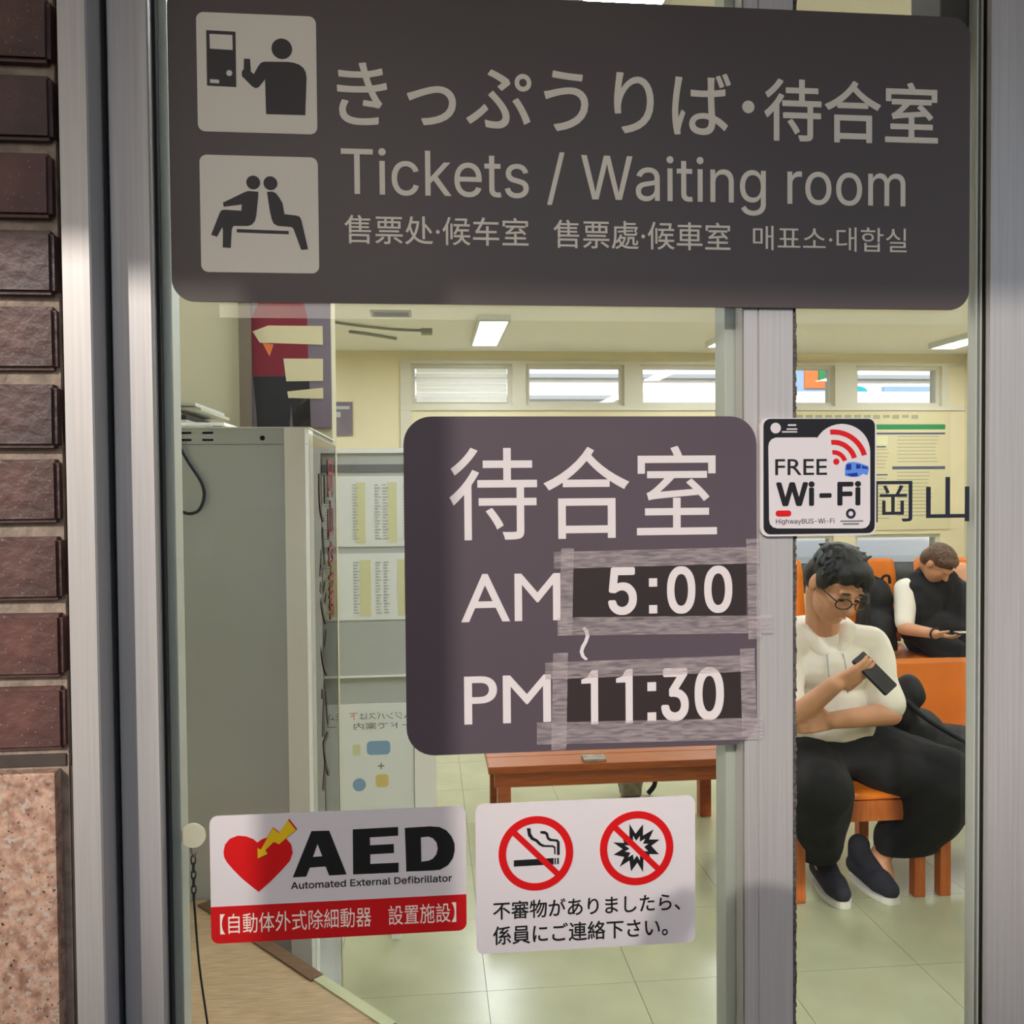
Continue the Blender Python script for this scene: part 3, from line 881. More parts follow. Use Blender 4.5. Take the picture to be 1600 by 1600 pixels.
# ---- opening hours panel
s2 = thing('opening_hours_sign', 'plum-grey waiting room sign with taped opening hours 5:00 to 11:30', 'sign', (0.158, 0, 1.2033))
plate('panel', rrect(-0.0225, 0.3386, 1.2033, 1.5428, 0.028, 8), -0.0036, 0.0030, 'sign2', s2)
Y2 = -0.0042
text('lettering', '待合室', 0.0226, 0.2966, 1.4190, 1.5127, Y2, 'ink_pale', s2, 0.004)
text('lettering', 'AM', 0.0333, 0.1337, 1.3368, 1.3850, Y2, 'ink_pale', s2, 0.006)
text('lettering', 'PM', 0.0353, 0.1233, 1.2335, 1.2820, Y2, 'ink_pale', s2, 0.006)
plate('wave_dash', SH['tilde'], Y2, 0.0006, 'ink_pale', s2)
for nm, tx, tp, wt in (('patch1', '5:00', 't500', 0.022), ('patch2', '11:30', 't1130', 0.022)):
    (a, t_), (b, u) = SH[nm]
    pp = plate('time_plate', [(a, u), (b, u), (b, t_), (a, t_)], Y2 - 0.0004, 0.0010, 'patch', s2)
    gx, gz = lambda px: 0.1326 + (px - 658) * 0.00025996, lambda py: 1.3897 - (py - 634) * 0.000269
    if nm == 'patch1':
        zt, zb = SH[tp][0][1], SH[tp][1][1]
        bits = [('5', 850, 965), ('0', 1085, 1200), ('0', 1235, 1350)]
        dots, ones = [(1013, 1046)], []
    else:
        zt, zb = SH[tp][0][1], SH[tp][1][1]
        bits = [('3', 1060, 1172), ('0', 1195, 1315)]
        dots, ones = [(1005, 1040)], [742, 880]
    for ch, xa, xb in bits:
        text('lettering', ch, gx(xa), gx(xb), zb, zt, Y2 - 0.0008, 'ink_pale', pp, 0.034, sans=True)
    h_ = zt - zb
    for xa, xb in dots:
        w_ = gx(xb) - gx(xa)
        for z_ in (zb + 0.02 * h_, zb + 0.58 * h_):
            plate('colon_dot', [(gx(xa), z_), (gx(xb), z_), (gx(xb), z_ + w_), (gx(xa), z_ + w_)], Y2 - 0.0008, 0.0004, 'ink_pale', pp)
    for xa in ones:
        g0 = gx(xa)
        plate('numeral', [(g0, zt - 0.17 * h_), (g0 + 0.0062, zt - 0.13 * h_), (g0 + 0.0100, zt - 0.02 * h_), (g0 + 0.0118, zt), (g0 + 0.0172, zt), (g0 + 0.0172, zb), (g0 + 0.0098, zb), (g0 + 0.0098, zt - 0.245 * h_), (g0, zt - 0.245 * h_)], Y2 - 0.0008, 0.0004, 'ink_pale', pp)
for i, nm in enumerate(('tp1', 'tp2', 'tp3', 'tp4', 'tq1', 'tq2', 'tq3', 'tq4')):
    (a, t_), (b, u) = SH[nm]
    sk = 0.0012 * (-1) ** i
    hz_ = (b - a) > (t_ - u)
    pts = [(a, u - sk), (b, u + sk), (b, t_ + sk), (a, t_ - sk)] if hz_ else [(a - sk, u), (b - sk, u), (b + sk, t_), (a + sk, t_)]
    plate('tape', pts, Y2 - 0.0012 - 0.0002 * (2 if not hz_ else 0), 0.0001, 'tape', s2)

# ---- AED sticker
s3 = thing('aed_sticker', 'white and red AED sticker with heart and lightning arrow on the lower left glass', 'sticker', (-0.09, 0, 1.023))
AO = rrect(-0.2163, 0.0358, 1.0232, 1.1503, 0.008)
plate('backing', AO, -0.0016, 0.0010, 'white', s3)
Y3 = -0.0020
plate('red_band', [(-0.2163, 1.0600), (-0.2163, 1.0312)] + [(-0.2083 - 0.008 * math.cos(math.radians(a)), 1.0312 - 0.008 * math.sin(math.radians(a))) for a in range(15, 91, 15)]
      + [(0.0278 + 0.008 * math.sin(math.radians(a)), 1.0312 - 0.008 * math.cos(math.radians(a))) for a in range(0, 91, 15)] + [(0.0358, 1.0600)], Y3, 0.0004, 'aed_red', s3)
plate('heart', SH['heart'], Y3, 0.0004, 'red', s3)
bc = (sum(p[0] for p in SH['bolt']) / 11, sum(p[1] for p in SH['bolt']) / 11)
plate('bolt_outline', [(bc[0] + (p[0] - bc[0]) * 1.06, bc[1] + (p[1] - bc[1]) * 1.06) for p in SH['bolt']], Y3 - 0.0003, 0.0003, 'aed_red', s3)
plate('bolt_arrow', SH['bolt'], Y3 - 0.0005, 0.0002, 'yellow', s3)
plate('letter_a', [SH['A'], SH['A_hole']], Y3, 0.0004, 'black', s3)
plate('letter_e', SH['E'], Y3, 0.0004, 'black', s3)
plate('letter_d', [SH['D'], SH['D_hole']], Y3, 0.0004, 'black', s3)
text('lettering', 'Automated External Defibrillator', -0.1385, 0.0213, 1.0738, 1.0812, Y3, 'black', s3, 0.02, sans=True)
text('lettering', '【自動体外式除細動器　設置施設】', -0.2075, 0.0253, 1.0325, 1.0525, Y3 - 0.0003, 'ink_white', s3, 0.0)

# ---- no smoking / report suspicious objects sticker
s4 = thing('prohibition_sticker', 'white sticker with no-smoking and no-explosives circles and two lines of Japanese text', 'sticker', (0.159, 0, 0.9975))
plate('backing', rrect(0.0456, 0.2733, 0.9975, 1.1512, 0.008), -0.0018, 0.0012, 'white', s4)
Y4 = -0.0022
for cx, cz, r_ in ((0.1070, 1.0986, 0.0383), (0.2115, 1.0991, 0.0385)):
    ring = plate('red_ring', [circ(cx, cz, r_, 48), circ(cx, cz, r_ - 0.0075, 48)], Y4 - 0.0004, 0.0008, 'red', s4)
    d_, w_ = (r_ - 0.004) * 0.7071, 0.0030 * 0.7071
    plate('slash', [(cx - d_ - w_, cz + d_ - w_), (cx + d_ - w_, cz - d_ - w_), (cx + d_ + w_, cz - d_ + w_), (cx - d_ + w_, cz + d_ + w_)], Y4 - 0.00055, 0.0006, 'red', ring)
plate('cigarette', SH['cig'], Y4, 0.0004, 'black', s4)
plates('cigarette_tip', [SH['cig2'], SH['cig3']], Y4, 0.0004, 'black', s4)
plate('smoke', SH['smoke1'], Y4, 0.0004, 'black', s4)
plate('smoke', SH['smoke2'], Y4, 0.0004, 'black', s4)
bc = (0.2115, 1.0991)
inner = [(bc[0] + (p[0] - bc[0]) * 0.52, bc[1] + (p[1] - bc[1]) * 0.52) for p in SH['burst']]
plate('explosion', [SH['burst'], inner], Y4, 0.0004, 'black', s4)
text('lettering', '不審物がありましたら、', 0.0626, 0.2572, 1.0320, 1.0508, Y4, 'black', s4, 0.012)
text('lettering', '係員にご連絡下さい。', 0.0624, 0.2440, 1.0060, 1.0255, Y4, 'black', s4, 0.012)

# ---- free wi-fi plate
s5 = thing('wifi_sign', 'small square black-bordered FREE Wi-Fi plate on the grey stile', 'sign', (0.405, 0, 1.419))
plate('plate', rrect(0.3420, 0.4670, 1.4188, 1.5410, 0.009, 8), -0.0052, 0.0046, 'white', s5)
Y5 = -0.0058
(a, t_), (b, u) = SH['wifi_black']
plate('black_border', rrect(a, b, u, t_, 0.0075, 8), Y5, 0.0006, 'black', s5)
plate('white_field', SH['wifi_white'], Y5 - 0.0004, 0.0004, 'white', s5)
Y5 -= 0.0007
for nm in ('arc1', 'arc2', 'arc3'):
    plate('signal_arc', SH[nm], Y5, 0.0003, 'red', s5)
plate('signal_dot', circ(*SH['wifi_dot'][0], 0.0033), Y5, 0.0003, 'red', s5)
bus_p = plate('bus_picture', SH['bus'], Y5, 0.0003, 'bluel', s5)
plates('bus_windows', [SH['busw1'], SH['busw2'], SH['busw3'], SH['busb']], Y5 - 0.0003, 0.0003, 'blued', bus_p)
for nm, tx, wt in (('free', 'FREE', 0.006), ('wf', 'Wi-Fi', 0.05), ('hw', 'HighwayBUS-Wi-Fi', 0.0)):
    (a, t_), (b, u) = SH[nm]
    text('lettering', tx, a, b, u, t_, Y5, 'black', s5, wt, sans=(nm != 'free'))
(a, t_), (b, u) = SH['pill']
plate('red_badge', rrect(a, b, u, t_, 0.003), Y5, 0.0003, 'red', s5)
plate('round_badge', [circ(*SH['circ'][0], 0.0053), circ(*SH['circ'][0], 0.0026)], Y5, 0.0003, 'navy', s5)
plate('round_logo', circ(*SH['logo'][0], 0.0055), Y5, 0.0003, 'white', s5)
bb = SH['bars']
plates('fine_print', [[(bb[i][0], bb[i + 1][1]), (bb[i + 1][0], bb[i + 1][1]), (bb[i + 1][0], bb[i][1]), (bb[i][0], bb[i][1])] for i in (0, 2, 4)], Y5, 0.0003, 'white', s5)
plates('fine_print', [[(bb[i][0], bb[i + 1][1]), (bb[i + 1][0], bb[i + 1][1]), (bb[i + 1][0], bb[i][1]), (bb[i][0], bb[i][1])] for i in (6, 8)], Y5, 0.0003, 'grey_print', s5)

# ---- place name lettering stuck on the right pane
s6 = thing('place_name_lettering', 'dark thin Japanese place name lettering on the right glass beside the Wi-Fi plate', 'lettering', (0.52, 0.004, 1.4317))
text('character', '岡', 0.4696, 0.5115, 1.4317, 1.4752, 0.0036, 'navy', s6, 0.0, t=0.0008)
text('character', '山', 0.5272, 0.5752, 1.4317, 1.4790, 0.0036, 'navy', s6, 0.0, t=0.0008)

# ---- suction hook with its cord on the inside of the glass
hk = thing('suction_hook', 'round off-white suction hook on the glass left of the AED sticker', 'hook', (-0.234, 0.006, 1.129))
bm = bmesh.new()
prof = [(0.0, 0.0005), (0.0122, 0.0005), (0.0124, 0.0016), (0.0100, 0.0040), (0.0055, 0.0070), (0.0045, 0.0120), (0.0, 0.0125)]
rings = []
for rr, yy in prof:
    rings.append([bm.verts.new((-0.2340 + rr * math.cos(2 * math.pi * k / 24), 0.0052 + yy, 1.1290 + rr * math.sin(2 * math.pi * k / 24))) for k in range(24)])
for A_, B_ in zip(rings[:-1], rings[1:]):
    for k in range(24):
        bm.faces.new((A_[k], A_[(k + 1) % 24], B_[(k + 1) % 24], B_[k]))
bmesh.ops.remove_doubles(bm, verts=bm.verts[:], dist=1e-6)
link('suction_cup', to_mesh(bm), 'rubberw', hk)
tube('hook_wire', spline([(-0.234, 0.0170, 1.129), (-0.238, 0.024, 1.122), (-0.2415, 0.026, 1.110), (-0.238, 0.022, 1.102), (-0.235, 0.020, 1.107)]), 0.0011, 'post', hk)
for k in range(6):
    zc = 1.098 - k * 0.0075
    ang = k % 2
    tube('chain_link', [(-0.2385 + 0.0022 * math.cos(t_) * (1 - ang), 0.022 + 0.0022 * math.cos(t_) * ang, zc + 0.0050 * math.sin(t_)) for t_ in [2 * math.pi * q / 10 for q in range(10)]], 0.0008, 'gasket', hk, seg=5, closed=True)
tube('cord', spline([(-0.2385, 0.022, 1.0585), (-0.2345, 0.0225, 0.99), (-0.2265, 0.023, 0.92), (-0.219, 0.024, 0.84), (-0.215, 0.024, 0.70)]), 0.0011, 'cable', hk)

# ================================================================== INSIDE, NEAR THE GLASS
# ---- grey metal cabinet
cb = thing('metal_cabinet', 'tall grey metal cabinet with vent slots standing just inside the glass', 'cabinet', (-0.40, 0.8, 0))
bm = bmesh.new()
add_plate(bm, [[(-0.66, 0.0), (-0.2315, 0.0), (-0.2315, 1.5730), (-0.66, 1.5730)]] +
          [rrect(x, x + 0.0180, z, z + 0.0036, 0.0012, 3) for x in (-0.397, -0.3625) for z in (1.5636, 1.5520)] + [circ(-0.2665, 1.5568, 0.0042, 14)], 0.600, 0.002)
link('front_sheet', to_mesh(bm), 'cab', cb)
box('inner_body', -0.66, -0.2315, 0.612, 1.0, 0.0, 1.5725, 'gasket', cb)  # black colour stands in for the dark inside the vent slots
box('seam', -0.66, -0.194, 0.5994, 0.600, 1.5462, 1.5468, 'alu_dark', cb)
box('top_sheet', -0.662, -0.1905, 0.5985, 1.0, 1.5730, 1.5748, 'cabw', cb)
profile('corner_post', [(-0.2313, 0.598), (-0.1980, 0.598), (-0.1925, 0.604), (-0.1925, 0.66), (-0.2313, 0.66)], 0.0, 1.5728, 'cabw', cb)  # white colour stands in for sunlight on this corner
box('side_panel', -0.2310, -0.1940, 0.66, 0.995, 0.0, 1.5728, 'paper2', cb)
ac = box('acrylic_sheet', -0.1938, -0.1908, 0.604, 1.012, 0.30, 1.5640, 'acrylic', cb)
box('edge_line', -0.1938, -0.1904, 1.012, 1.0145, 0.30, 1.5640, 'alu_dark', cb)
# upright lettering along the side sheet, read from inside (so reversed from here)
def side_text(s, y0, y1, z0, z1, m, wt=0.0):
    n = len(s)
    h = (z1 - z0) / n
    for k, ch in enumerate(s):
        zt = z1 - k * h
        xf = Matrix(((0, 0, 0, -0.1894), (1, 0, 0, 0), (0, 0, 1, 0), (0, 0, 0, 1)))
        xf = Matrix(((0, 1, 0, -0.1898), (1, 0, 0, 0.0), (0, 0, 1, 0), (0, 0, 0, 1)))
        text('lettering', ch, y0, y1, zt - h * 0.92, zt, 0.0, m, cb, wt, t=0.0004, xf=xf, mirror=True)
side_text('岡山空港', 0.86, 0.95, 1.21, 1.53, 'poster_red', 0.01)
side_text('リムジンバス', 0.72, 0.82, 0.92, 1.50, 'darkink', 0.0)
tube('power_cable', spline([(-0.412, 0.594, 1.5765), (-0.404, 0.590, 1.560), (-0.383, 0.589, 1.520), (-0.362, 0.589, 1.485), (-0.358, 0.589, 1.462), (-0.366, 0.589, 1.441), (-0.381, 0.589, 1.4345), (-0.397, 0.589, 1.440), (-0.408, 0.594, 1.450)]), 0.0026, 'cable', cb)
# ---- loose papers piled on the cabinet
rb = random.Random(11)
names = ['lowest', 'second lowest', 'third', 'fourth', 'fifth', 'second highest', 'topmost']
z = 1.5752
for k in range(7):
    w_ = rb.uniform(0.20, 0.27) - 0.008 * k
    th = rb.uniform(0.0035, 0.006)
    bm = bmesh.new()
    nx = 8
    gr = [[[None] * 2 for _ in range(2)] for _ in range(nx + 1)]
    for i in range(nx + 1):
        u = i / nx
        for j in range(2):
            sag = 0.0016 * math.sin(u * 5 + k) * (1 if k > 2 else 0)
            for q in range(2):
                gr[i][j][q] = bm.verts.new((-0.60 + w_ * 1.05 * u + 0.035 * rb.random() * 0, 0.64 + 0.22 * j + 0.004 * k, z + q * th + sag))
    for i in range(nx):
        A_, B_ = gr[i], gr[i + 1]
        bm.faces.new((A_[0][0], A_[0][1], B_[0][1], B_[0][0]))
        bm.faces.new((A_[1][0], B_[1][0], B_[1][1], A_[1][1]))
        bm.faces.new((A_[0][1], A_[1][1], B_[1][1], B_[0][1]))
        bm.faces.new((A_[0][0], B_[0][0], B_[1][0], A_[1][0]))
    for e in (gr[0], gr[nx]):
        bm.faces.new((e[0][0], e[1][0], e[1][1], e[0][1]))
    o = link('magazine', to_mesh(bm), ['paper2', 'cabw', 'paper2', 'gasket', 'post', 'faint', 'paper2'][k])
    tag(o, '%s of the seven thin magazines piled on the grey cabinet' % names[k], 'magazine', 'magazines piled on the cabinet')
    z += th + 0.0034 * (1 if k > 2 else 0) + 0.0003

# ---- wood-grain counter by the glass
ct = thing('wood_counter', 'wood-grain counter top with slanted edge at the lower left behind the glass', 'counter', (-0.3, 0.3, 0))
OUT = [(-0.66, 0.065), (-0.035, 0.065), (-0.045, 0.2180), (-0.368, 0.596), (-0.66, 0.596)]
def prism(name, pts, z0, z1, m, parent):
    return profile(name, pts, z0, z1, m, parent)
prism('counter_top', OUT, 0.775, 0.800, 'counter', ct)
prism('counter_body', [(-0.64, 0.09), (-0.07, 0.09), (-0.08, 0.20), (-0.385, 0.56), (-0.64, 0.56)], 0.0, 0.775, 'lip', ct)
d = Vector((-0.323, 0.378, 0)).normalized()
nrm = Vector((-d.y, d.x, 0)) * -1
def edge_strip(name, a, b, w0, w1, z0, z1, m):
    p = Vector((-0.045, 0.2180, 0))
    q0, q1 = p + d * a, p + d * b
    inn = Vector((-d.y, d.x, 0))
    if inn.dot(Vector((-1, -1, 0))) < 0:
        inn = -inn
    pts = [q0 + inn * w0, q1 + inn * w0, q1 + inn * w1, q0 + inn * w1]
    prism(name, [(v.x, v.y) for v in pts], z0, z1, m, ct)
edge_strip('edge_lip', 0.16, 0.485, 0.0, 0.020, 0.8002, 0.803, 'lip')
edge_strip('edge_trim', 0.0, 0.16, 0.0, 0.016, 0.8002, 0.802, 'lip2')

# ---- poster on the partition
po = thing('poster', 'mauve poster of a figure in red top and black trousers on the partition', 'poster', (-0.33, 1.399, 1.63))
def cpx(pts):
    # outline of the print, measured on the partition (metres)
    return [(-0.4271 + (a - 600) * 0.0004243, 1.6290 + (785 - b) * 0.0004258) for a, b in pts]
box('sheet', -0.4285, -0.236, 1.3935, 1.3995, 1.628, 2.12, 'poster_bg', po)
plate('red_top', cpx([(600, 485), (592, 150), (630, 75), (660, -60), (860, -60), (900, 75), (915, 130), (920, 482)]), 1.3925, 0.001, 'poster_red', po)
plate('black_trousers', cpx([(600, 488), (922, 485), (928, 785), (825, 785), (815, 640), (805, 785), (620, 785)]), 1.3925, 0.001, 'poster_blk', po)
plate('figure_head', circ(-0.357, 2.04, 0.032), 1.3925, 0.001, 'peach', po)
plate('caption_box', cpx([(690, 190), (1005, 190), (1005, 300), (640, 290), (600, 225)]), 1.3918, 0.0006, 'paper3', po)
plate('caption_box', cpx([(775, 382), (1005, 382), (1003, 512), (790, 515)]), 1.3918, 0.0006, 'paper3', po)
plate('caption_box', cpx([(795, 575), (1003, 552), (1003, 618), (800, 612)]), 1.3918, 0.0006, 'paper3', po)
plate('orange_mark', cpx([(655, 290), (720, 300), (695, 370)]), 1.3916, 0.0006, 'orange_p', po)

# ---- free-standing timetable board
tb = thing('timetable_board', 'white free-standing timetable board beside the grey cabinet', 'notice board', (-0.2, 2.0, 0))
BX0, BX1, BY = -0.42, 0.022, 1.99
box('back_panel', BX0, -0.046, BY, BY + 0.02, 0.36, 1.60, 'paper2', tb)
boxes('board_frame', [(BX0, 0.022, BY - 0.008, BY + 0.03, 1.588, 1.604), (-0.048, 0.022, BY - 0.008, BY + 0.03, 0.33, 1.588), (BX0 - 0.03, BX0, BY - 0.008, BY + 0.03, 0.33, 1.604), (BX0, -0.048, BY - 0.008, BY + 0.03, 0.33, 0.36)], 'cabw', tb)
for x in (BX0 + 0.05, -0.13):
    box('foot', x + 0.001, x + 0.029, BY + 0.06, BY + 0.22, 0.0, 0.03, 'cabw', tb)
    box('leg', x, x + 0.03, BY + 0.03, BY + 0.06, 0.0, 0.36, 'cabw', tb)
box('header_strip', BX0 + 0.01, -0.05, BY - 0.003, BY, 1.528, 1.552, 'grey_print', tb)
for z0, z1 in ((1.29, 1.515), (1.055, 1.268)):
    sh = box('timetable_sheet', BX0 + 0.005, -0.050, BY - 0.003, BY, z0, z1, 'paper', tb)
    cols_ = [(-0.225, -0.195), (-0.125, -0.095)] if z1 > 1.4 else [(-0.215, -0.180), (-0.095, -0.056)]
    for a, b in cols_ + [(-0.35, -0.32)]:
        box('yellow_column', a, b, BY - 0.004, BY - 0.003, z0 + 0.012, z1 - 0.02, 'yellow_p', sh)
    for a in (-0.36, -0.30, -0.235, -0.165, -0.14, -0.075):
        bm = bmesh.new()
        zz = z1 - 0.03
        while zz > z0 + 0.02:
            add_box(bm, a, a + 0.014 + 0.004 * math.sin(zz * 900), BY - 0.0045, BY - 0.004, zz, zz + 0.0035)
            zz -= 0.0095
        link('time_rows', to_mesh(bm), 'paper2', sh)
box('tray', BX0 + 0.005, -0.050, BY - 0.012, BY, 0.872, 0.878, 'cabw', tb)
box('grey_sheet', BX0 + 0.005, -0.050, BY - 0.003, BY, 0.88, 1.045, 'paper2', tb)
sh = box('guide_sheet', BX0 + 0.005, -0.050, BY - 0.003, BY, 0.40, 0.785, 'paper', tb)
text('lettering', 'ムジンバスは', -0.222, -0.056, 0.735, 0.757, BY - 0.0036, 'grey_print', sh, 0.0, mirror=True)
text('lettering', '下', -0.252, -0.228, 0.735, 0.757, BY - 0.0036, 'orange_p', sh, 0.0, mirror=True)
text('lettering', 'ードで案内', -0.240, -0.056, 0.703, 0.725, BY - 0.0036, 'grey_print', sh, 0.0, mirror=True)
plate('bus_picture', rrect(-0.200, -0.125, 0.620, 0.665, 0.014), BY - 0.0036, 0.0006, 'blue_p', sh)
plates('plus_mark', [[(-0.165, 0.5815), (-0.145, 0.5815), (-0.145, 0.5850), (-0.165, 0.5850)], [(-0.1567, 0.5733), (-0.1533, 0.5733), (-0.1533, 0.5932), (-0.1567, 0.5932)]], BY - 0.0036, 0.0006, 'grey_print', sh)
plate('yellow_picture', rrect(-0.172, -0.132, 0.515, 0.556, 0.010), BY - 0.0036, 0.0006, 'yel2_p', sh)
plate('blue_picture', circ(-0.225, 0.525, 0.021), BY - 0.0036, 0.0006, 'blue_p', sh)
plate('yellow_picture', rrect(-0.245, -0.220, 0.620, 0.655, 0.006), BY - 0.0036, 0.0006, 'yellow_p', sh)

# ================================================================== CEILING AND FAR WALL
rows = {0.525: 'row above the brown bench', 2.66: 'row above the seated man', 4.79: 'row along the right wall', -1.6: 'row near the left wall'}
proto = None
for x, rn in rows.items():
    for yc, yn in ((0.93, 'nearest the glass'), (3.71, 'in the middle'), (6.49, 'nearest the back windows')):
        lab = 'fluorescent ceiling light, %s, %s' % (rn, yn)
        if proto is None:
            proto = thing('ceiling_light', lab, 'light', (x, yc, Z_C), 'fluorescent ceiling lights')
            boxes('housing', [(x - 0.125, x - 0.105, yc - 0.585, yc + 0.585, Z_C - 0.05, Z_C), (x + 0.105, x + 0.125, yc - 0.585, yc + 0.585, Z_C - 0.05, Z_C),
                              (x - 0.105, x + 0.105, yc - 0.585, yc - 0.565, Z_C - 0.05, Z_C), (x - 0.105, x + 0.105, yc + 0.565, yc + 0.585, Z_C - 0.05, Z_C)], 'lampbody', proto)
            box('diffuser', x - 0.104, x + 0.104, yc - 0.564, yc + 0.564, Z_C - 0.045, Z_C - 0.004, 'lamp', proto)
        else:
            o = copy_tree(proto, None, Vector((x, yc, Z_C)) - proto.location)
            tag(o, lab, 'light', 'fluorescent ceiling lights')
cv = thing('ceiling_vent', 'grey slotted vent in the ceiling near the back wall', 'vent', (-0.25, 5.87, Z_C))
boxes('vent_frame', [(-0.40, -0.38, 5.76, 5.98, Z_C - 0.012, Z_C), (-0.12, -0.10, 5.76, 5.98, Z_C - 0.012, Z_C), (-0.38, -0.12, 5.76, 5.78, Z_C - 0.012, Z_C), (-0.38, -0.12, 5.96, 5.98, Z_C - 0.012, Z_C)], 'vent', cv)
for k in range(5):
    box('slat', -0.38, -0.12, 5.79 + 0.034 * k, 5.815 + 0.034 * k, Z_C - 0.010, Z_C - 0.002, 'alu_dark', cv)
cr_ = thing('ceiling_cable_run', 'thin grey cable clipped along the ceiling beside the vent', 'cable', (-0.3, 6.5, Z_C))
tube('cable', spline([(-0.72, 6.2, Z_C - 0.012), (-0.50, 6.35, Z_C - 0.014), (-0.25, 6.5, Z_C - 0.012), (0.02, 6.55, Z_C - 0.012)]), 0.010, 'vent', cr_)
tube('cable', spline([(-0.62, 6.62, Z_C - 0.012), (-0.45, 6.75, Z_C - 0.013), (-0.25, 6.95, Z_C - 0.012)]), 0.012, 'vent', cr_)
box('junction_box', -0.03, 0.06, 6.50, 6.60, Z_C - 0.04, Z_C, 'vent', cr_, bevel=0.006)

sg = thing('wall_plaque', 'small dark grey plaque on the yellow back wall', 'sign', (-0.785, Y_B, 1.98))
box('plaque_panel', -0.99, -0.690, Y_B - 0.012, Y_B - 0.001, 1.985, 2.305, 'poster_bg', sg)
boxes('white_mark', [(-0.88, -0.80, Y_B - 0.014, Y_B - 0.012, 2.16, 2.21), (-0.88, -0.84, Y_B - 0.014, Y_B - 0.012, 2.09, 2.13), (-0.88, -0.715, Y_B - 0.014, Y_B - 0.012, 2.235, 2.265)], 'paper2', sg)

np_ = thing('wall_timetable', 'large cream timetable poster with green bar between the right back windows', 'timetable', (4.4, Y_B, 1.02))
box('sheet', 3.53, 5.265, Y_B - 0.012, Y_B - 0.001, 1.03, 2.212, 'paper3', np_)
yb = Y_B - 0.014
box('green_bar', 4.45, 5.205, yb, Y_B - 0.012, 2.035, 2.085, 'green_p', np_)
boxes('title_strokes', [(3.65 + 0.1 * k, 3.65 + 0.1 * k + 0.07, yb, Y_B - 0.012, 2.140 + 0.010 * (k % 2), 2.180) for k in range(13)], 'faint', np_)
boxes('navy_line', [(4.45, 5.205, yb, Y_B - 0.012, 1.985, 2.003), (4.65, 5.205, yb, Y_B - 0.012, 1.635, 1.665), (4.45, 4.58, yb, Y_B - 0.012, 1.855, 1.868), (4.45, 4.60, yb, Y_B - 0.012, 1.575, 1.588), (3.62, 4.30, yb, Y_B - 0.012, 1.9, 1.92), (3.62, 4.30, yb, Y_B - 0.012, 1.45, 1.47)], 'navy_p', np_)
bm = bmesh.new()
for c0, c1, za, zb in ((4.70, 5.15, 1.70, 1.96), (4.70, 5.08, 1.15, 1.60), (4.46, 4.62, 1.64, 1.83), (4.46, 4.62, 1.12, 1.54), (3.64, 4.28, 1.5, 1.86), (3.64, 4.28, 1.1, 1.4)):
    zz = zb
    while zz > za:
        add_box(bm, c0, c1 - 0.05 * abs(math.sin(zz * 77)), yb, Y_B - 0.012, zz, zz + 0.008)
        zz -= 0.036
link('print_rows', to_mesh(bm), 'faint', np_)
boxes('yellow_block', [(4.47, 4.60, yb + 0.001, Y_B - 0.012, 1.88, 1.97), (3.66, 3.9, yb + 0.001, Y_B - 0.012, 1.6, 1.7)], 'yellow_p', np_)

# ---- beyond the back windows
fb = thing('station_building', 'pale building across the road seen through the high back windows', 'building', (3, 22, 0))
box('wall', -16, 24, 22, 24, -0.05, 12, 'facade', fb)
for k in range(6):
    box('ledge', -16, 24, 21.8, 22.0, 3.2 + 0.55 * k, 3.3 + 0.55 * k, 'facade_g', fb)
for k in range(9):
    wn_ = box('window', -13 + 3.6 * k, -11 + 3.6 * k, 21.9, 22.0, 6.7, 8.2, 'busblue', fb)
sb = thing('orange_sign_board', 'blurred orange and green sign board outside the fourth upper window', 'sign', (6.9, 15.2, 0))
box('blue_panel', 6.2, 7.5, 15.1, 15.2, 2.9, 4.2, 'busblue', sb)
box('orange_panel', 6.95, 7.35, 15.05, 15.1, 3.28, 3.60, 'orange_p', sb)
box('green_panel', 7.2, 7.42, 15.0, 15.05, 3.42, 3.66, 'green_p', sb)
box('pole', 6.8, 6.9, 15.2, 15.3, -0.05, 4.2, 'facade_g', sb)
sb2 = thing('teal_sign_board', 'teal oval sign outside the fifth upper window', 'sign', (9.0, 15.4, 0))
plate('teal_oval', [(7.95 + 0.20 * math.cos(a), 3.22 + 0.10 * math.sin(a)) for a in [2 * math.pi * k / 24 for k in range(24)]], 15.05, 0.1, 'teal', sb2)
plate('teal_oval', [(7.88 + 0.13 * math.cos(a), 3.62 + 0.09 * math.sin(a)) for a in [2 * math.pi * k / 24 for k in range(24)]], 15.05, 0.1, 'teal', sb2)
box('pole', 7.92, 7.98, 15.15, 15.25, -0.05, 3.75, 'facade_g', sb2)
box('blue_panel', 8.5, 10.6, 15.1, 15.2, 2.9, 3.32, 'busblue', sb2)
bs = thing('bus', 'white bus with a grey-blue stripe parked outside the lower right window', 'bus', (7, 13, 0))
box('body', 3.2, 13.5, 12.0, 14.4, 0.30, 2.9, 'facade', bs, bevel=0.12)
box('stripe', 7.2, 13.3, 11.985, 12.0, 0.72, 0.90, 'facade_g', bs)
for k in range(6):
    box('side_window', 3.7 + 1.6 * k, 5.1 + 1.6 * k, 11.98, 12.0, 1.55, 2.45, 'busblue', bs)
for x in (5.0, 11.4):
    bm = bmesh.new()
    bmesh.ops.create_cone(bm, cap_ends=True, segments=24, radius1=0.45, radius2=0.45, depth=0.28, matrix=Matrix.Translation((x, 12.12, 0.40)) @ Matrix.Rotation(math.pi / 2, 4, 'X'))
    link('wheel', to_mesh(bm), 'tyre', bs, smooth=False)

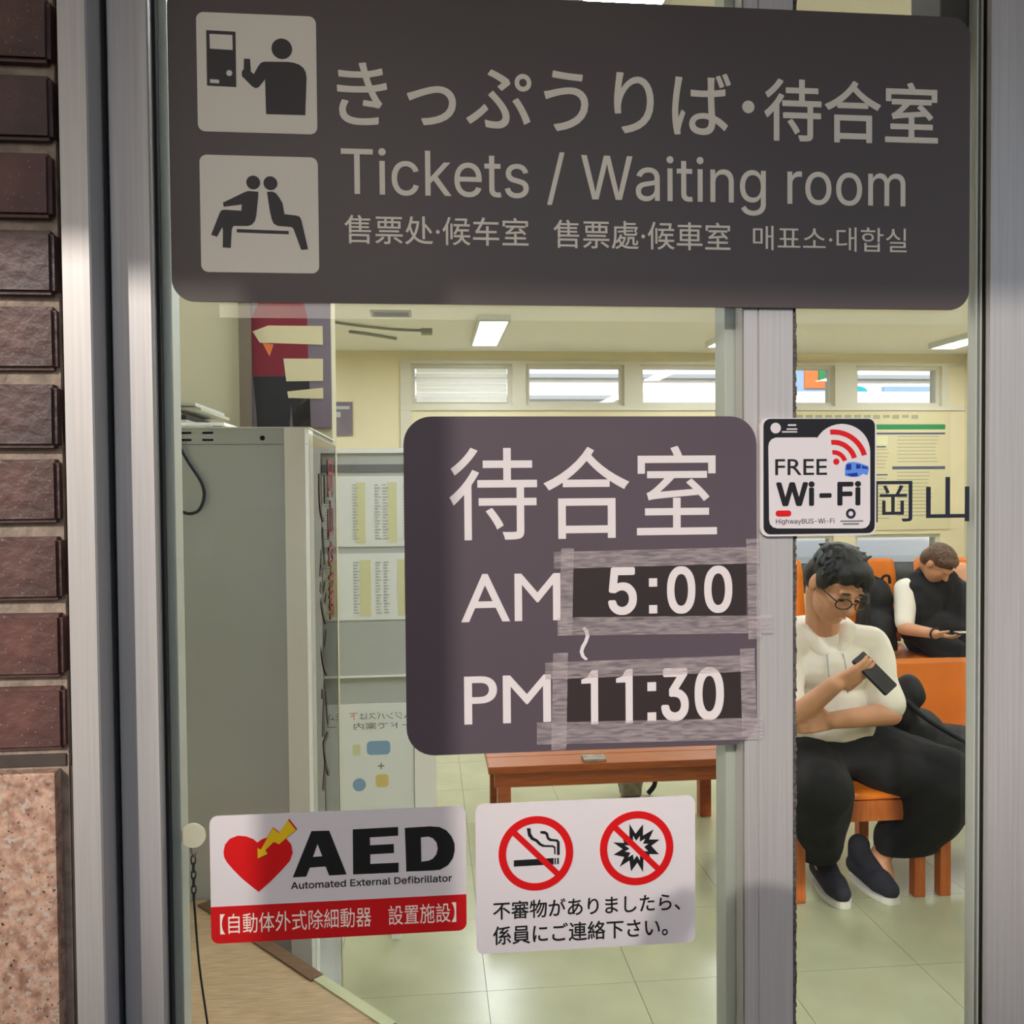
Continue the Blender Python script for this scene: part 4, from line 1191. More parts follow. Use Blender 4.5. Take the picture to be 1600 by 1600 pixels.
# ================================================================== SEATS
def seat_mesh(cx, yf, yb_, zs, wt, wb_, ztop, prof_n=10):
    """moulded shell: (seat pan mesh, backrest mesh)"""
    def shell(path, widths, th):
        bm_ = bmesh.new()
        nw = 8
        gridA, gridB = [], []
        n = len(path)
        for i, (y, z) in enumerate(path):
            j0, j1 = max(i - 1, 0), min(i + 1, n - 1)
            t = Vector((path[j1][0] - path[j0][0], path[j1][1] - path[j0][1])).normalized()
            nn = Vector((-t.y, t.x))
            ra, rb_ = [], []
            for k in range(nw + 1):
                s = k / nw * 2 - 1
                dip = 0.018 * (1 - s * s)
                hw = widths[i]
                x = cx + s * hw
                ra.append(bm_.verts.new((x, y - nn.x * dip, z - nn.y * dip)))
                rb_.append(bm_.verts.new((x, y - nn.x * (dip + th), z - nn.y * (dip + th))))
            gridA.append(ra)
            gridB.append(rb_)
        for G, fl in ((gridA, False), (gridB, True)):
            for i in range(n - 1):
                for k in range(nw):
                    f = (G[i][k], G[i][k + 1], G[i + 1][k + 1], G[i + 1][k])
                    bm_.faces.new(f[::-1] if fl else f)
        for k in range(nw):
            for i in (0, n - 1):
                bm_.faces.new((gridA[i][k], gridB[i][k], gridB[i][k + 1], gridA[i][k + 1]))
        for i in range(n - 1):
            for k in (0, nw):
                bm_.faces.new((gridA[i][k], gridA[i + 1][k], gridB[i + 1][k], gridB[i][k]))
        return to_mesh(bm_)
    pan = [(yf, zs - 0.03), (yf + 0.015, zs - 0.006), (yf + 0.05, zs), (yf + 0.2, zs - 0.004), (yb_ - 0.06, zs - 0.012), (yb_ - 0.02, zs + 0.01)]
    wp = [wb_ - 0.03, wb_ - 0.012, wb_, wb_, wb_, wb_ - 0.01]
    back = [(yb_ - 0.010, zs + 0.02), (yb_ + 0.005, zs + 0.06), (yb_ + 0.02, zs + 0.16), (yb_ + 0.04, ztop - 0.10), (yb_ + 0.055, ztop - 0.025), (yb_ + 0.058, ztop)]
    hw = [wb_ - 0.005, wb_, wb_ - 0.004, (wt + wb_) / 2 - 0.004, wt + 0.004, wt - 0.014]
    return shell(pan, wp, 0.012), shell(back, hw, 0.012)

def make_chair(label, cx, yf, yb_, zs, wt, wb_, ztop, group):
    c = thing('waiting_chair', label, 'chair', (cx, (yf + yb_) / 2, 0), group)
    a, b = seat_mesh(cx, yf, yb_, zs, wt, wb_, ztop)
    link('seat_pan', a, 'orange', c, smooth=True)
    link('backrest', b, 'orange', c, smooth=True)
    w = wb_ - 0.01
    box('front_rail', cx - w, cx + w, yf + 0.012, yf + 0.04, zs - 0.118, zs - 0.045, 'chairwood', c, bevel=0.003)
    box('rear_rail', cx - w, cx + w, yb_ - 0.06, yb_ - 0.035, zs - 0.118, zs - 0.045, 'chairwood', c, bevel=0.003)
    for sx in (-1, 1):
        box('side_rail', cx + sx * (w - 0.035) - 0.012, cx + sx * (w - 0.035) + 0.012, yf + 0.04, yb_ - 0.06, zs - 0.105, zs - 0.05, 'chairwood', c)
        for yy in (yf + 0.012, yb_ - 0.075):
            xx = cx + sx * (w - 0.020)
            box('leg', xx - 0.020, xx + 0.020, yy, yy + 0.040, 0.0, zs - 0.046, 'chairwood', c, bevel=0.003)
    return c

GA = 'orange chairs in the near row'
ca = make_chair('orange moulded chair the man in the off-white hoodie sits on', 1.517, 2.10, 2.60, 0.400, 0.225, 0.252, 0.745, GA)
o = copy_tree(ca, None, (0.54, 0, 0))
tag(o, 'orange moulded chair under the black bag, right of the man', 'chair', GA)
o = copy_tree(ca, None, (1.08, 0, 0))
tag(o, 'orange moulded chair at the far right of the near row, behind the frame', 'chair', GA)
GB = 'orange chairs in the far row'
cbk = make_chair('orange moulded chair of the far row, left behind the man\'s head', 2.215, 4.22, 4.74, 0.425, 0.236, 0.262, 0.988, GB)
o = copy_tree(cbk, None, (0.640, 0, 0))
tag(o, 'orange moulded chair of the far row carrying the black backpack', 'chair', GB)
o = copy_tree(cbk, None, (1.265, 0, 0))
tag(o, 'orange moulded chair of the far row under the bowed person', 'chair', GB)

# ---- long brown wooden bench
bn = thing('wooden_bench', 'long low brown wooden bench behind the opening hours sign', 'bench', (0.76, 2.77, 0))
for k in range(4):
    y0 = 2.515 + 0.130 * k
    box('seat_plank', 0.225, 1.256, y0, y0 + 0.126, 0.372, 0.400, 'bench', bn, bevel=0.004)
box('apron', 0.250, 1.245, 2.535, 2.560, 0.312, 0.372, 'bench', bn)
box('apron', 0.250, 1.245, 2.985, 3.010, 0.312, 0.372, 'bench', bn)
for x in (0.262, 1.199):
    for y in (2.535, 2.965):
        box('leg', x, x + 0.052, y + 0.001, y + 0.050, 0.0, 0.3715, 'bench', bn, bevel=0.003)
tag(box('folded_leaflet', 0.60, 0.69, 2.53, 2.60, 0.4003, 0.412, 'greybag', bevel=0.003), 'small grey folded leaflet lying on the brown bench', 'leaflet')
gb = thing('shopping_bag', 'small grey bag with black strap on the floor behind the bench', 'bag', (0.96, 3.27, 0))
blob('bag_body', [('e', (0.955, 3.28, 0.075), (0.065, 0.05, 0.075)), ('b', 0.905, 1.005, 3.24, 3.32, 0.002, 0.05)], 'greybag', gb, voxel=0.01, cuts=[((0, 0, 0.001), (0, 0, -1))])
tube('strap', spline([(1.01, 3.26, 0.10), (1.05, 3.25, 0.13), (1.07, 3.26, 0.06), (1.04, 3.27, 0.01)]), 0.012, 'bagblk', gb)

# ================================================================== PEOPLE
def rotm(rx=0, ry=0, rz=0):
    return (Matrix.Rotation(math.radians(rz), 3, 'Z') @ Matrix.Rotation(math.radians(ry), 3, 'Y') @ Matrix.Rotation(math.radians(rx), 3, 'X'))

def head_prims(c, rot, s=1.0):
    """skull, jaw, nose, brow, lips, ears; local axes: -y is where the face looks, z up"""
    c = Vector(c)
    L = lambda x, y, z: c + rot @ (Vector((x, y, z)) * s)
    E_ = lambda p, r: ('e', L(*p), tuple(v * s for v in r), rot)
    return [E_((0, 0.012, 0.035), (0.074, 0.092, 0.085)), E_((0, -0.020, -0.030), (0.062, 0.068, 0.082)), E_((0, -0.040, -0.080), (0.040, 0.040, 0.034)),
            E_((0.034, -0.058, -0.012), (0.024, 0.020, 0.022)), E_((-0.034, -0.058, -0.012), (0.024, 0.020, 0.022)),
            E_((0, -0.074, 0.028), (0.052, 0.014, 0.012)),
            ('c', L(0, -0.082, 0.018), L(0, -0.104, -0.020), 0.008 * s, 0.013 * s), E_((0, -0.092, -0.024), (0.017, 0.012, 0.009)),
            E_((0, -0.080, -0.052), (0.024, 0.010, 0.0065)), E_((0, -0.078, -0.063), (0.020, 0.010, 0.007)),
            E_((0.076, 0.012, 0.000), (0.010, 0.020, 0.032)), E_((-0.076, 0.012, 0.000), (0.010, 0.020, 0.032))]

def finger(base, pts, r0, r1):
    b = [Vector(base)] + [Vector(p) for p in pts]
    n = len(b) - 1
    return [('c', b[i], b[i + 1], r0 + (r1 - r0) * i / n, r0 + (r1 - r0) * (i + 1) / n) for i in range(n)]

def curled_hand(wrist, fwd, palm, curl=35.0, side=1, s=1.0, spread=4.0):
    """palm plus five bent fingers; fwd runs wrist -> knuckles, palm is the palm's normal, side = where the thumb sits (+-1 along fwd x palm)"""
    w, f, p = Vector(wrist), Vector(fwd).normalized(), Vector(palm)
    p = (p - f * p.dot(f)).normalized()
    a = f.cross(p) * side
    out = []
    for t in (-0.026, -0.009, 0.009, 0.026):
        out.append(('c', w + f * 0.012 * s + a * t * 0.75 * s, w + f * 0.082 * s + a * t * s, 0.0125 * s, 0.0115 * s))
    for t, L in ((0.028, 0.070), (0.0095, 0.078), (-0.0095, 0.073), (-0.028, 0.057)):
        pos = w + f * 0.084 * s + a * t * s
        d, ang = f.copy(), 0.0
        pts = []
        axis = f.cross(p)
        q = pos
        for k, fr_ in enumerate((0.45, 0.30, 0.25)):
            ang += curl * (0.8 if k == 0 else 1.1)
            dd = Matrix.Rotation(math.radians(ang), 3, axis) @ f
            if dd.dot(p) < 0:
                dd = Matrix.Rotation(math.radians(-ang), 3, axis) @ f
            dd = (dd + a * math.radians(spread) * (t / 0.028)).normalized()
            q = q + dd * L * fr_ * s
            pts.append(q)
        out += finger(pos, pts, 0.0092 * s, 0.0070 * s)
    th0 = w + f * 0.024 * s + a * 0.026 * s
    out += finger(th0, [th0 + (f * 0.5 + a * 0.75 + p * 0.25).normalized() * 0.034 * s, th0 + (f * 0.5 + a * 0.75 + p * 0.25).normalized() * 0.034 * s + (f * 0.9 + a * 0.15 + p * 0.35).normalized() * 0.032 * s,
                        th0 + (f * 0.5 + a * 0.75 + p * 0.25).normalized() * 0.034 * s + (f * 0.9 + a * 0.15 + p * 0.35).normalized() * 0.056 * s], 0.0125 * s, 0.0085 * s)
    return out

def hair_mesh(name, c, rot, s, m, parent, prims, seed, spikes=150, length=0.030):
    rbb = random.Random(seed)
    L = lambda x, y, z: Vector(c) + rot @ (Vector((x, y, z)) * s)
    pr = [('e', L(*p), tuple(v * s for v in r), rot) for p, r in prims]
    for _ in range(spikes):                            # short locks lying over the cap
        th, ph = rbb.uniform(0, 2 * math.pi), rbb.uniform(0.0, 1.25)
        n = Vector((math.sin(ph) * math.cos(th), math.sin(ph) * math.sin(th), math.cos(ph)))
        base = Vector((n.x * 0.078, 0.016 + n.y * 0.094, 0.042 + n.z * 0.085))
        if base.y < -0.055 and base.z < 0.070:
            continue
        t = (n * 0.12 + Vector((rbb.uniform(-0.7, 0.7), rbb.uniform(-1, 0.3), rbb.uniform(-0.9, 0.0)))).normalized()
        t = (t - n * max(0.0, t.dot(n) - 0.25)).normalized()
        tip = base + t * length
        pr.append(('c', L(*base), L(*tip), 0.0095 * s, 0.0035 * s))
    return blob(name, pr, m, parent, voxel=0.0045, smooth=1)

# ---- the man with the phone -------------------------------------------------
A = thing('person', 'seated person in off-white hooded tee, black wide trousers and glasses looking at a phone', 'person', (1.47, 2.35, 0))
hc = Vector((1.440, 2.145, 1.118))
HR = rotm(rx=34, ry=6, rz=14)
neck = Vector((1.455, 2.285, 0.945))
shL, shR = Vector((1.640, 2.300, 0.880)), Vector((1.292, 2.285, 0.880))
elL, elR = Vector((1.672, 2.200, 0.640)), Vector((1.262, 2.130, 0.640))
wrL = Vector((1.392, 2.065, 0.660))
wrR = Vector((1.372, 2.005, 0.800))
pelv = Vector((1.49, 2.46, 0.50))
hipL, hipR = Vector((1.575, 2.44, 0.490)), Vector((1.405, 2.44, 0.490))
knL, knR = Vector((1.800, 2.030, 0.445)), Vector((1.315, 1.985, 0.450))
anL, anR = Vector((1.652, 2.235, 0.105)), Vector((1.432, 2.235, 0.105))
body = head_prims(hc, HR, 1.12)
body += [('c', hc + HR @ Vector((0, 0.045, -0.06)), neck, 0.058, 0.062), ('c', neck, Vector((1.465, 2.36, 0.85)), 0.062, 0.11),
         ('chain', [(Vector((1.465, 2.36, 0.84)), 0.125), (Vector((1.475, 2.42, 0.68)), 0.125), (pelv, 0.135)]),
         ('chain', [(neck + Vector((0, 0.03, -0.06)), 0.06), (shL, 0.055), (elL, 0.043), (wrL, 0.030)]),
         ('chain', [(neck + Vector((0, 0.03, -0.06)), 0.06), (shR, 0.055), (elR, 0.043), (wrR, 0.030)]),
         ('chain', [(hipL, 0.085), (knL, 0.055), ((knL + anL) / 2, 0.052), (anL, 0.036), (anL + Vector((-0.005, -0.05, -0.055)), 0.033)]),
         ('chain', [(hipR, 0.085), (knR, 0.055), ((knR + anR) / 2, 0.052), (anR, 0.036), (anR + Vector((0, -0.05, -0.055)), 0.033)])]
# phone hand: fingers reach to the right across the back of the phone, palm up towards the face
body += curled_hand(wrR, (0.86, -0.12, 0.42), (0.15, 0.80, 0.45), curl=12, side=-1, s=1.0)
# other hand tucked at the opposite elbow
body += curled_hand(wrL, (-0.95, 0.02, -0.10), (-0.1, 0.95, 0.0), curl=32, side=-1, s=1.0)
bo = blob('body', body, 'skin', A, voxel=0.0055, smooth=2)
L_ = lambda x, y, z: hc + HR @ (Vector((x, y, z)) * 1.12)
for sx in (-1, 1):
    bm = bmesh.new()
    add_ell(bm, L_(0.031 * sx, -0.078, 0.004), (0.013, 0.006, 0.004), HR, 10, 6)
    link('eye', to_mesh(bm), 'plastic_blk', bo, smooth=True)
    bm = bmesh.new()
    add_ell(bm, L_(0.032 * sx, -0.086, 0.034), (0.021, 0.006, 0.0042), HR, 10, 6)
    link('eyebrow', to_mesh(bm), 'hair', bo, smooth=True)
bm = bmesh.new()
add_ell(bm, L_(0, -0.090, -0.0575), (0.019, 0.004, 0.0028), HR, 10, 6)
link('mouth', to_mesh(bm), 'peach', bo, smooth=True)
gl_ = None
bm = bmesh.new()
for sx in (-1, 1):
    add_tube(bm, [L_(sx * 0.034 + 0.027 * math.cos(t), -0.098 - 0.004 * math.cos(t) * sx * -1, 0.004 + 0.019 * math.sin(t)) for t in [2 * math.pi * k / 18 for k in range(18)]], 0.0022, 6, closed=True)
    add_tube(bm, [L_(sx * 0.060, -0.096, 0.010), L_(sx * 0.078, -0.05, 0.012), L_(sx * 0.082, 0.01, 0.012)], 0.0020, 6)
add_tube(bm, [L_(-0.009, -0.100, 0.008), L_(0, -0.102, 0.011), L_(0.009, -0.100, 0.008)], 0.0020, 6)
link('glasses', to_mesh(bm), 'plastic_blk', A, smooth=True)
hair_mesh('hair', hc, HR, 1.12, 'hair', A,
          [((0, 0.022, 0.050), (0.082, 0.096, 0.082)), ((0, 0.055, 0.005), (0.080, 0.062, 0.075)), ((0.0, -0.035, 0.090), (0.064, 0.050, 0.034)),
           ((0.030, -0.060, 0.075), (0.036, 0.026, 0.026)), ((-0.034, -0.055, 0.078), (0.036, 0.026, 0.028)), ((0.072, -0.01, 0.035), (0.014, 0.036, 0.040)), ((-0.072, -0.01, 0.035), (0.014, 0.036, 0.040))], 21, 240, 0.036)
# hooded tee
cen = Vector((1.468, 2.33, 0.80))
shirt = [('chain', [(Vector((1.465, 2.345, 0.835)), 0.150), (Vector((1.47, 2.385, 0.70)), 0.158), (Vector((1.478, 2.400, 0.585)), 0.172), (Vector((1.48, 2.400, 0.530)), 0.170)]),
         ('e', (1.470, 2.30, 0.800), (0.180, 0.135, 0.12)), ('e', (1.465, 2.335, 0.66), (0.190, 0.165, 0.15)), ('e', (1.47, 2.335, 0.560), (0.205, 0.185, 0.075)),
         ('chain', [(neck + Vector((0.04, 0.02, -0.055)), 0.078), (shL + Vector((0, 0, -0.005)), 0.078), (shL.lerp(elL, 0.45), 0.072), (shL.lerp(elL, 0.86), 0.066)]),
         ('chain', [(neck + Vector((-0.04, 0.02, -0.055)), 0.078), (shR + Vector((0, 0, -0.005)), 0.078), (shR.lerp(elR, 0.45), 0.072), (shR.lerp(elR, 0.80), 0.066)])]
sh_o = blob('hooded_tee', shirt, 'shirt', A, voxel=0.008, smooth=4, wob=0.010, wscale=11)
# hood lying round the neck
hood = []
ringp = []
for k in range(13):
    t = math.radians(-250 + 320 * k / 12.0)
    ringp.append(Vector((1.455 + 0.098 * math.cos(t), 2.300 + 0.085 * math.sin(t) , 0.925 + 0.020 * math.sin(t) - (0.065 if math.sin(t) < -0.6 else 0))))
for k in range(14):
    t = -math.pi / 2 + 2 * math.pi * k / 14
    front = max(0.0, -math.sin(t))
    ringp_ = Vector((1.455 + 0.100 * math.cos(t) * (1 - 0.35 * front), 2.295 + 0.085 * math.sin(t), 0.940 - 0.090 * front ** 2))
    t2 = -math.pi / 2 + 2 * math.pi * (k + 1) / 14
    f2 = max(0.0, -math.sin(t2))
    q_ = Vector((1.455 + 0.100 * math.cos(t2) * (1 - 0.35 * f2), 2.295 + 0.085 * math.sin(t2), 0.940 - 0.090 * f2 ** 2))
    hood.append(('c', ringp_, q_, 0.026 + 0.016 * (1 - front), 0.026 + 0.016 * (1 - f2)))
hood.append(('e', (1.46, 2.41, 0.90), (0.105, 0.055, 0.075)))
blob('hood', hood, 'shirt', sh_o, voxel=0.007, smooth=3, wob=0.005, wscale=20)
for sx in (-1, 1):
    tube('drawstring', spline([(1.455 + 0.030 * sx, 2.183, 0.868), (1.457 + 0.034 * sx, 2.163, 0.80), (1.459 + 0.036 * sx, 2.166, 0.73)]), 0.003, 'paper2', sh_o)
# wide trousers
tr = [('e', (1.49, 2.42, 0.495), (0.200, 0.170, 0.100)), ('e', (1.50, 2.26, 0.490), (0.22, 0.17, 0.085)),
      ('chain', [(hipL, 0.122), (knL + Vector((0.0, 0.04, -0.02)), 0.120), (knL.lerp(anL, 0.45) + Vector((0.05, 0.01, 0)), 0.115), (anL + Vector((0.070, -0.03, 0.060)), 0.100), (anL + Vector((0.060, -0.05, -0.06)), 0.095)]),
      ('chain', [(hipR, 0.122), (knR + Vector((0.02, 0.05, -0.02)), 0.114), (knR.lerp(anR, 0.5) + Vector((-0.01, 0.0, 0)), 0.092), (anR + Vector((-0.005, 0.0, 0.0)), 0.068), (anR + Vector((-0.005, 0.0, -0.09)), 0.062)]),
      ('e', (1.70, 2.20, 0.46), (0.19, 0.19, 0.100)), ('e', (1.83, 2.12, 0.42), (0.11, 0.12, 0.11))]
blob('trousers', tr, 'trousers', A, voxel=0.009, smooth=4, wob=0.014, wscale=9, cuts=[((1.43, 2.2, 0.118), (0.10, 0.0, -1))])
def shoe(name, heel, toe, parent, w=0.046):
    h, t = Vector(heel), Vector(toe)
    d_ = (t - h)
    d_.z = 0
    Ls = d_.length
    d_.normalize()
    sd = Vector((-d_.y, d_.x, 0))
    up = Vector((0, 0, 1))
    P_ = lambda u, z: h + d_ * (u * Ls) + up * (z - h.z)
    ob = blob(name, [('chain', [(P_(0.06, 0.058), 0.038), (P_(0.35, 0.056), 0.042), (P_(0.68, 0.050), 0.045), (P_(0.90, 0.044), 0.034)]),
                     ('chain', [(P_(0.10, 0.09), 0.036), (P_(0.14, 0.135), 0.040)]), ('c', P_(0.2, 0.10), P_(0.55, 0.065), 0.040, 0.036)], 'shoe', parent, voxel=0.005, smooth=2, cuts=[((0, 0, 0.014), (0, 0, -1))])
    bm_ = bmesh.new()
    lo, hi = [], []
    for k in range(28):
        a_ = 2 * math.pi * k / 28
        u = 0.5 + 0.545 * math.cos(a_)
        ww = (0.036 + 0.012 * max(0, min(1, u)) - 0.010 * max(0, u - 0.8)) * math.copysign(abs(math.sin(a_)) ** 0.7, math.sin(a_)) * 1.06
        b_ = h + d_ * (u * Ls) + sd * ww
        lo.append(bm_.verts.new((b_.x, b_.y, 0.001)))
        hi.append(bm_.verts.new((b_.x, b_.y, 0.018 + 0.006 * max(0, u - 0.75) * 4)))
    bm_.faces.new(lo[::-1])
    bm_.faces.new(hi)
    for k in range(28):
        bm_.faces.new((lo[k], lo[(k + 1) % 28], hi[(k + 1) % 28], hi[k]))
    link('sole', to_mesh(bm_), 'sole', ob)
    return ob
shoe('shoe', (1.438, 2.285, 0.05), (1.432, 2.062, 0.05), A)
shoe('shoe', (1.585, 2.300, 0.05), (1.618, 2.070, 0.05), A)

# ---- phone in a folding case
ph = thing('smartphone', 'black smartphone in an open case held by the person in off-white', 'phone', (1.49, 1.99, 0.83))
PR = rotm(rx=-38, ry=0, rz=12) @ Matrix.Rotation(math.radians(-28), 3, 'Y')
bm = bmesh.new()
add_box(bm, 1.503 - 0.037, 1.503 + 0.037, 1.986, 1.995, 0.836 - 0.076, 0.836 + 0.076, PR)
bmesh.ops.bevel(bm, geom=bm.edges[:], offset=0.003, segments=2, affect='EDGES')
link('case', to_mesh(bm), 'plastic_blk', ph)
c0 = Vector((1.503, 1.9905, 0.836))
sc_ = c0 + PR @ Vector((0, 0.0062, 0))
bm = bmesh.new()
add_box(bm, sc_.x - 0.033, sc_.x + 0.033, sc_.y - 0.001, sc_.y + 0.001, sc_.z - 0.072, sc_.z + 0.072, PR)
link('screen', to_mesh(bm), 'screen', ph)

# ---- black bag and coat on the next chair
bg_ = thing('shoulder_bag', 'slouched black bag on the orange chair right of the seated person', 'bag', (1.95, 2.33, 0.40))
blob('bag_body', [('e', (1.86, 2.40, 0.50), (0.13, 0.13, 0.115)), ('e', (1.80, 2.38, 0.60), (0.075, 0.09, 0.11)), ('e', (2.00, 2.34, 0.465), (0.13, 0.15, 0.080)), ('e', (2.08, 2.28, 0.445), (0.09, 0.15, 0.060)), ('e', (1.83, 2.36, 0.67), (0.055, 0.06, 0.075))], 'bagblk', bg_, voxel=0.010, smooth=4, wob=0.014, wscale=12, cuts=[((0, 0, 0.402), (0, 0, -1))])
tube('bag_strap', spline([(1.79, 2.30, 0.66), (1.85, 2.265, 0.60), (1.95, 2.21, 0.535), (2.06, 2.20, 0.480)]), 0.010, 'bagblk', bg_)

# ---- bowed person in the far row ---------------------------------------------
B = thing('person', 'bowed person with brown hair, black vest and white sleeves in the far row', 'person', (3.16, 4.5, 0))
hb = Vector((3.125, 4.33, 0.985))
HB = rotm(rx=52, ry=-4, rz=28)
nb = Vector((3.185, 4.44, 0.895))
sL, sR = Vector((3.36, 4.50, 0.800)), Vector((2.975, 4.43, 0.820))
eR, wR = Vector((2.895, 4.30, 0.600)), Vector((2.960, 4.070, 0.600))
eL, wL = Vector((3.40, 4.28, 0.60)), Vector((3.18, 4.03, 0.585))
pb_ = Vector((3.20, 4.56, 0.53))
bodyB = head_prims(hb, HB, 1.0)
bodyB += [('c', hb + HB @ Vector((0, 0.04, -0.05)), nb, 0.055, 0.060), ('chain', [(nb, 0.065), (Vector((3.19, 4.50, 0.78)), 0.12), (pb_, 0.13)]),
          ('chain', [(nb + Vector((0, 0.03, -0.05)), 0.06), (sR, 0.055), (eR, 0.042), (wR, 0.030)]), ('chain', [(nb + Vector((0, 0.03, -0.05)), 0.06), (sL, 0.055), (eL, 0.042), (wL, 0.030)])]
for kn_, an_ in ((Vector((3.08, 4.00, 0.47)), Vector((3.06, 4.06, 0.10))), (Vector((3.34, 4.00, 0.47)), Vector((3.36, 4.06, 0.10)))):
    bodyB.append(('chain', [(Vector((kn_.x * 0.5 + 3.20 * 0.5, 4.5, 0.52)), 0.085), (kn_, 0.055), (an_, 0.036)]))
bodyB += curled_hand(wR, (0.55, -0.75, -0.08), (0.2, 0.1, 1.0), curl=22, side=1)
bodyB += curled_hand(wL, (-0.5, -0.7, -0.05), (-0.1, 0.1, 1.0), curl=25, side=-1)
bb_ = blob('body', bodyB, 'skin', B, voxel=0.0075, smooth=2)
hair_mesh('hair', hb, HB, 1.0, 'hairb', B, [((0, 0.022, 0.050), (0.082, 0.098, 0.080)), ((0, 0.058, 0.005), (0.080, 0.060, 0.078)), ((0, -0.035, 0.085), (0.060, 0.046, 0.032))], 5, 120, 0.028)
blob('white_tee', [('chain', [(nb + Vector((0, 0.03, -0.05)), 0.078), (sR, 0.072), (sR.lerp(eR, 0.85), 0.058)]), ('chain', [(nb + Vector((0, 0.03, -0.05)), 0.078), (sL, 0.072), (sL.lerp(eL, 0.8), 0.066)]), ('c', Vector((3.19, 4.49, 0.79)), pb_, 0.14, 0.15)], 'shirt', B, voxel=0.010, smooth=3)
blob('black_vest', [('c', Vector((3.185, 4.47, 0.815)), pb_ + Vector((0, -0.02, 0)), 0.165, 0.175), ('e', (3.07, 4.44, 0.735), (0.150, 0.14, 0.20)), ('e', (3.02, 4.43, 0.835), (0.085, 0.10, 0.060)), ('e', (3.33, 4.36, 0.68), (0.16, 0.15, 0.19)), ('e', (3.30, 4.46, 0.74), (0.13, 0.13, 0.16)), ('e', (3.18, 4.47, 0.865), (0.15, 0.10, 0.07)), ('e', (3.22, 4.40, 0.60), (0.20, 0.18, 0.11))], 'vest', B, voxel=0.011, smooth=3, wob=0.012)
blob('trousers', [('e', (3.2, 4.52, 0.525), (0.20, 0.16, 0.092)), ('chain', [(Vector((3.12, 4.45, 0.53)), 0.098), (Vector((3.08, 4.02, 0.47)), 0.085), (Vector((3.06, 4.06, 0.14)), 0.070)]), ('chain', [(Vector((3.28, 4.45, 0.53)), 0.098), (Vector((3.34, 4.02, 0.47)), 0.085), (Vector((3.36, 4.06, 0.14)), 0.070)])], 'trousers', B, voxel=0.011, smooth=3)
shoe('shoe', (3.06, 4.11, 0.05), (3.04, 3.87, 0.05), B)
shoe('shoe', (3.36, 4.11, 0.05), (3.38, 3.87, 0.05), B)
tube('wristband', [(wR.x + 0.034 * math.cos(t), wR.y + 0.0, wR.z + 0.034 * math.sin(t)) for t in [2 * math.pi * k / 14 for k in range(14)]], 0.006, 'plastic_blk', B, closed=True)
ph2 = thing('smartphone', 'small dark phone in the hand of the bowed person', 'phone', (3.05, 3.95, 0.61))
box('case', 3.010, 3.090, 3.915, 3.985, 0.618, 0.628, 'plastic_blk', ph2, bevel=0.003)
box('screen', 3.014, 3.086, 3.919, 3.981, 0.6281, 0.6292, 'paper2', ph2)
jk = thing('jacket', 'peach jacket draped over the chair back right of the bowed person', 'jacket', (3.55, 4.72, 0.6))
blob('jacket_cloth', [('e', (3.46, 4.665, 0.85), (0.16, 0.045, 0.12)), ('e', (3.33, 4.665, 0.935), (0.13, 0.045, 0.075)), ('e', (3.58, 4.655, 0.68), (0.12, 0.045, 0.16))], 'peach', jk, voxel=0.010, smooth=3, wob=0.012)
# ---- backpack
bk = thing('backpack', 'black backpack standing on a far orange chair behind the man', 'backpack', (2.82, 4.5, 0.425))
blob('pack_body', [('e', (2.815, 4.50, 0.60), (0.125, 0.11, 0.19)), ('e', (2.815, 4.50, 0.77), (0.105, 0.10, 0.125)), ('b', 2.71, 2.92, 4.42, 4.58, 0.432, 0.60), ('e', (2.80, 4.40, 0.57), (0.09, 0.06, 0.12))], 'bagblk', bk, voxel=0.010, smooth=4, wob=0.010, cuts=[((0, 0, 0.430), (0, 0, -1))])
tube('handle', spline([(2.83, 4.47, 0.87), (2.845, 4.455, 0.905), (2.875, 4.45, 0.905), (2.885, 4.455, 0.86)]), 0.009, 'bagblk', bk)
tube('strap', spline([(2.73, 4.42, 0.80), (2.70, 4.37, 0.70), (2.71, 4.37, 0.55), (2.74, 4.40, 0.46)]), 0.013, 'bagblk', bk)

# ---- the photographer, standing outside behind the viewpoint; seen only as a shadow on the glass
Ph = thing('person', 'photographer in dark clothes standing outside and facing the glass, both hands raised', 'person', (-0.235, -1.25, 0))
hp = Vector((-0.235, -1.21, 1.565))
HP = rotm(rx=-4, rz=180)
np2 = Vector((-0.235, -1.25, 1.43))
psL, psR = Vector((-0.42, -1.25, 1.355)), Vector((-0.05, -1.25, 1.355))
peL, pwL = Vector((-0.44, -1.08, 1.13)), Vector((-0.245, -0.905, 1.395))
peR, pwR = Vector((0.05, -1.12, 1.12)), Vector((0.035, -0.985, 1.36))
pp_ = head_prims(hp, HP, 1.0)
pp_ += [('c', hp + Vector((0, -0.03, -0.06)), np2, 0.055, 0.06), ('chain', [(np2, 0.065), (Vector((-0.235, -1.25, 1.25)), 0.13), (Vector((-0.235, -1.26, 1.05)), 0.125), (Vector((-0.235, -1.26, 0.90)), 0.14)]),
        ('chain', [(np2 + Vector((0, 0, -0.05)), 0.06), (psL, 0.055), (peL, 0.044), (pwL, 0.030)]), ('chain', [(np2 + Vector((0, 0, -0.05)), 0.06), (psR, 0.055), (peR, 0.044), (pwR, 0.030)]),
        ('chain', [(Vector((-0.33, -1.26, 0.88)), 0.09), (Vector((-0.33, -1.24, 0.48)), 0.058), (Vector((-0.33, -1.27, 0.09)), 0.038)]),
        ('chain', [(Vector((-0.14, -1.26, 0.88)), 0.09), (Vector((-0.14, -1.24, 0.48)), 0.058), (Vector((-0.14, -1.27, 0.09)), 0.038)])]
pp_ += curled_hand(pwL, (0.42, 0.25, 0.85), (0.55, -0.75, 0.0), curl=8, side=1, spread=14)
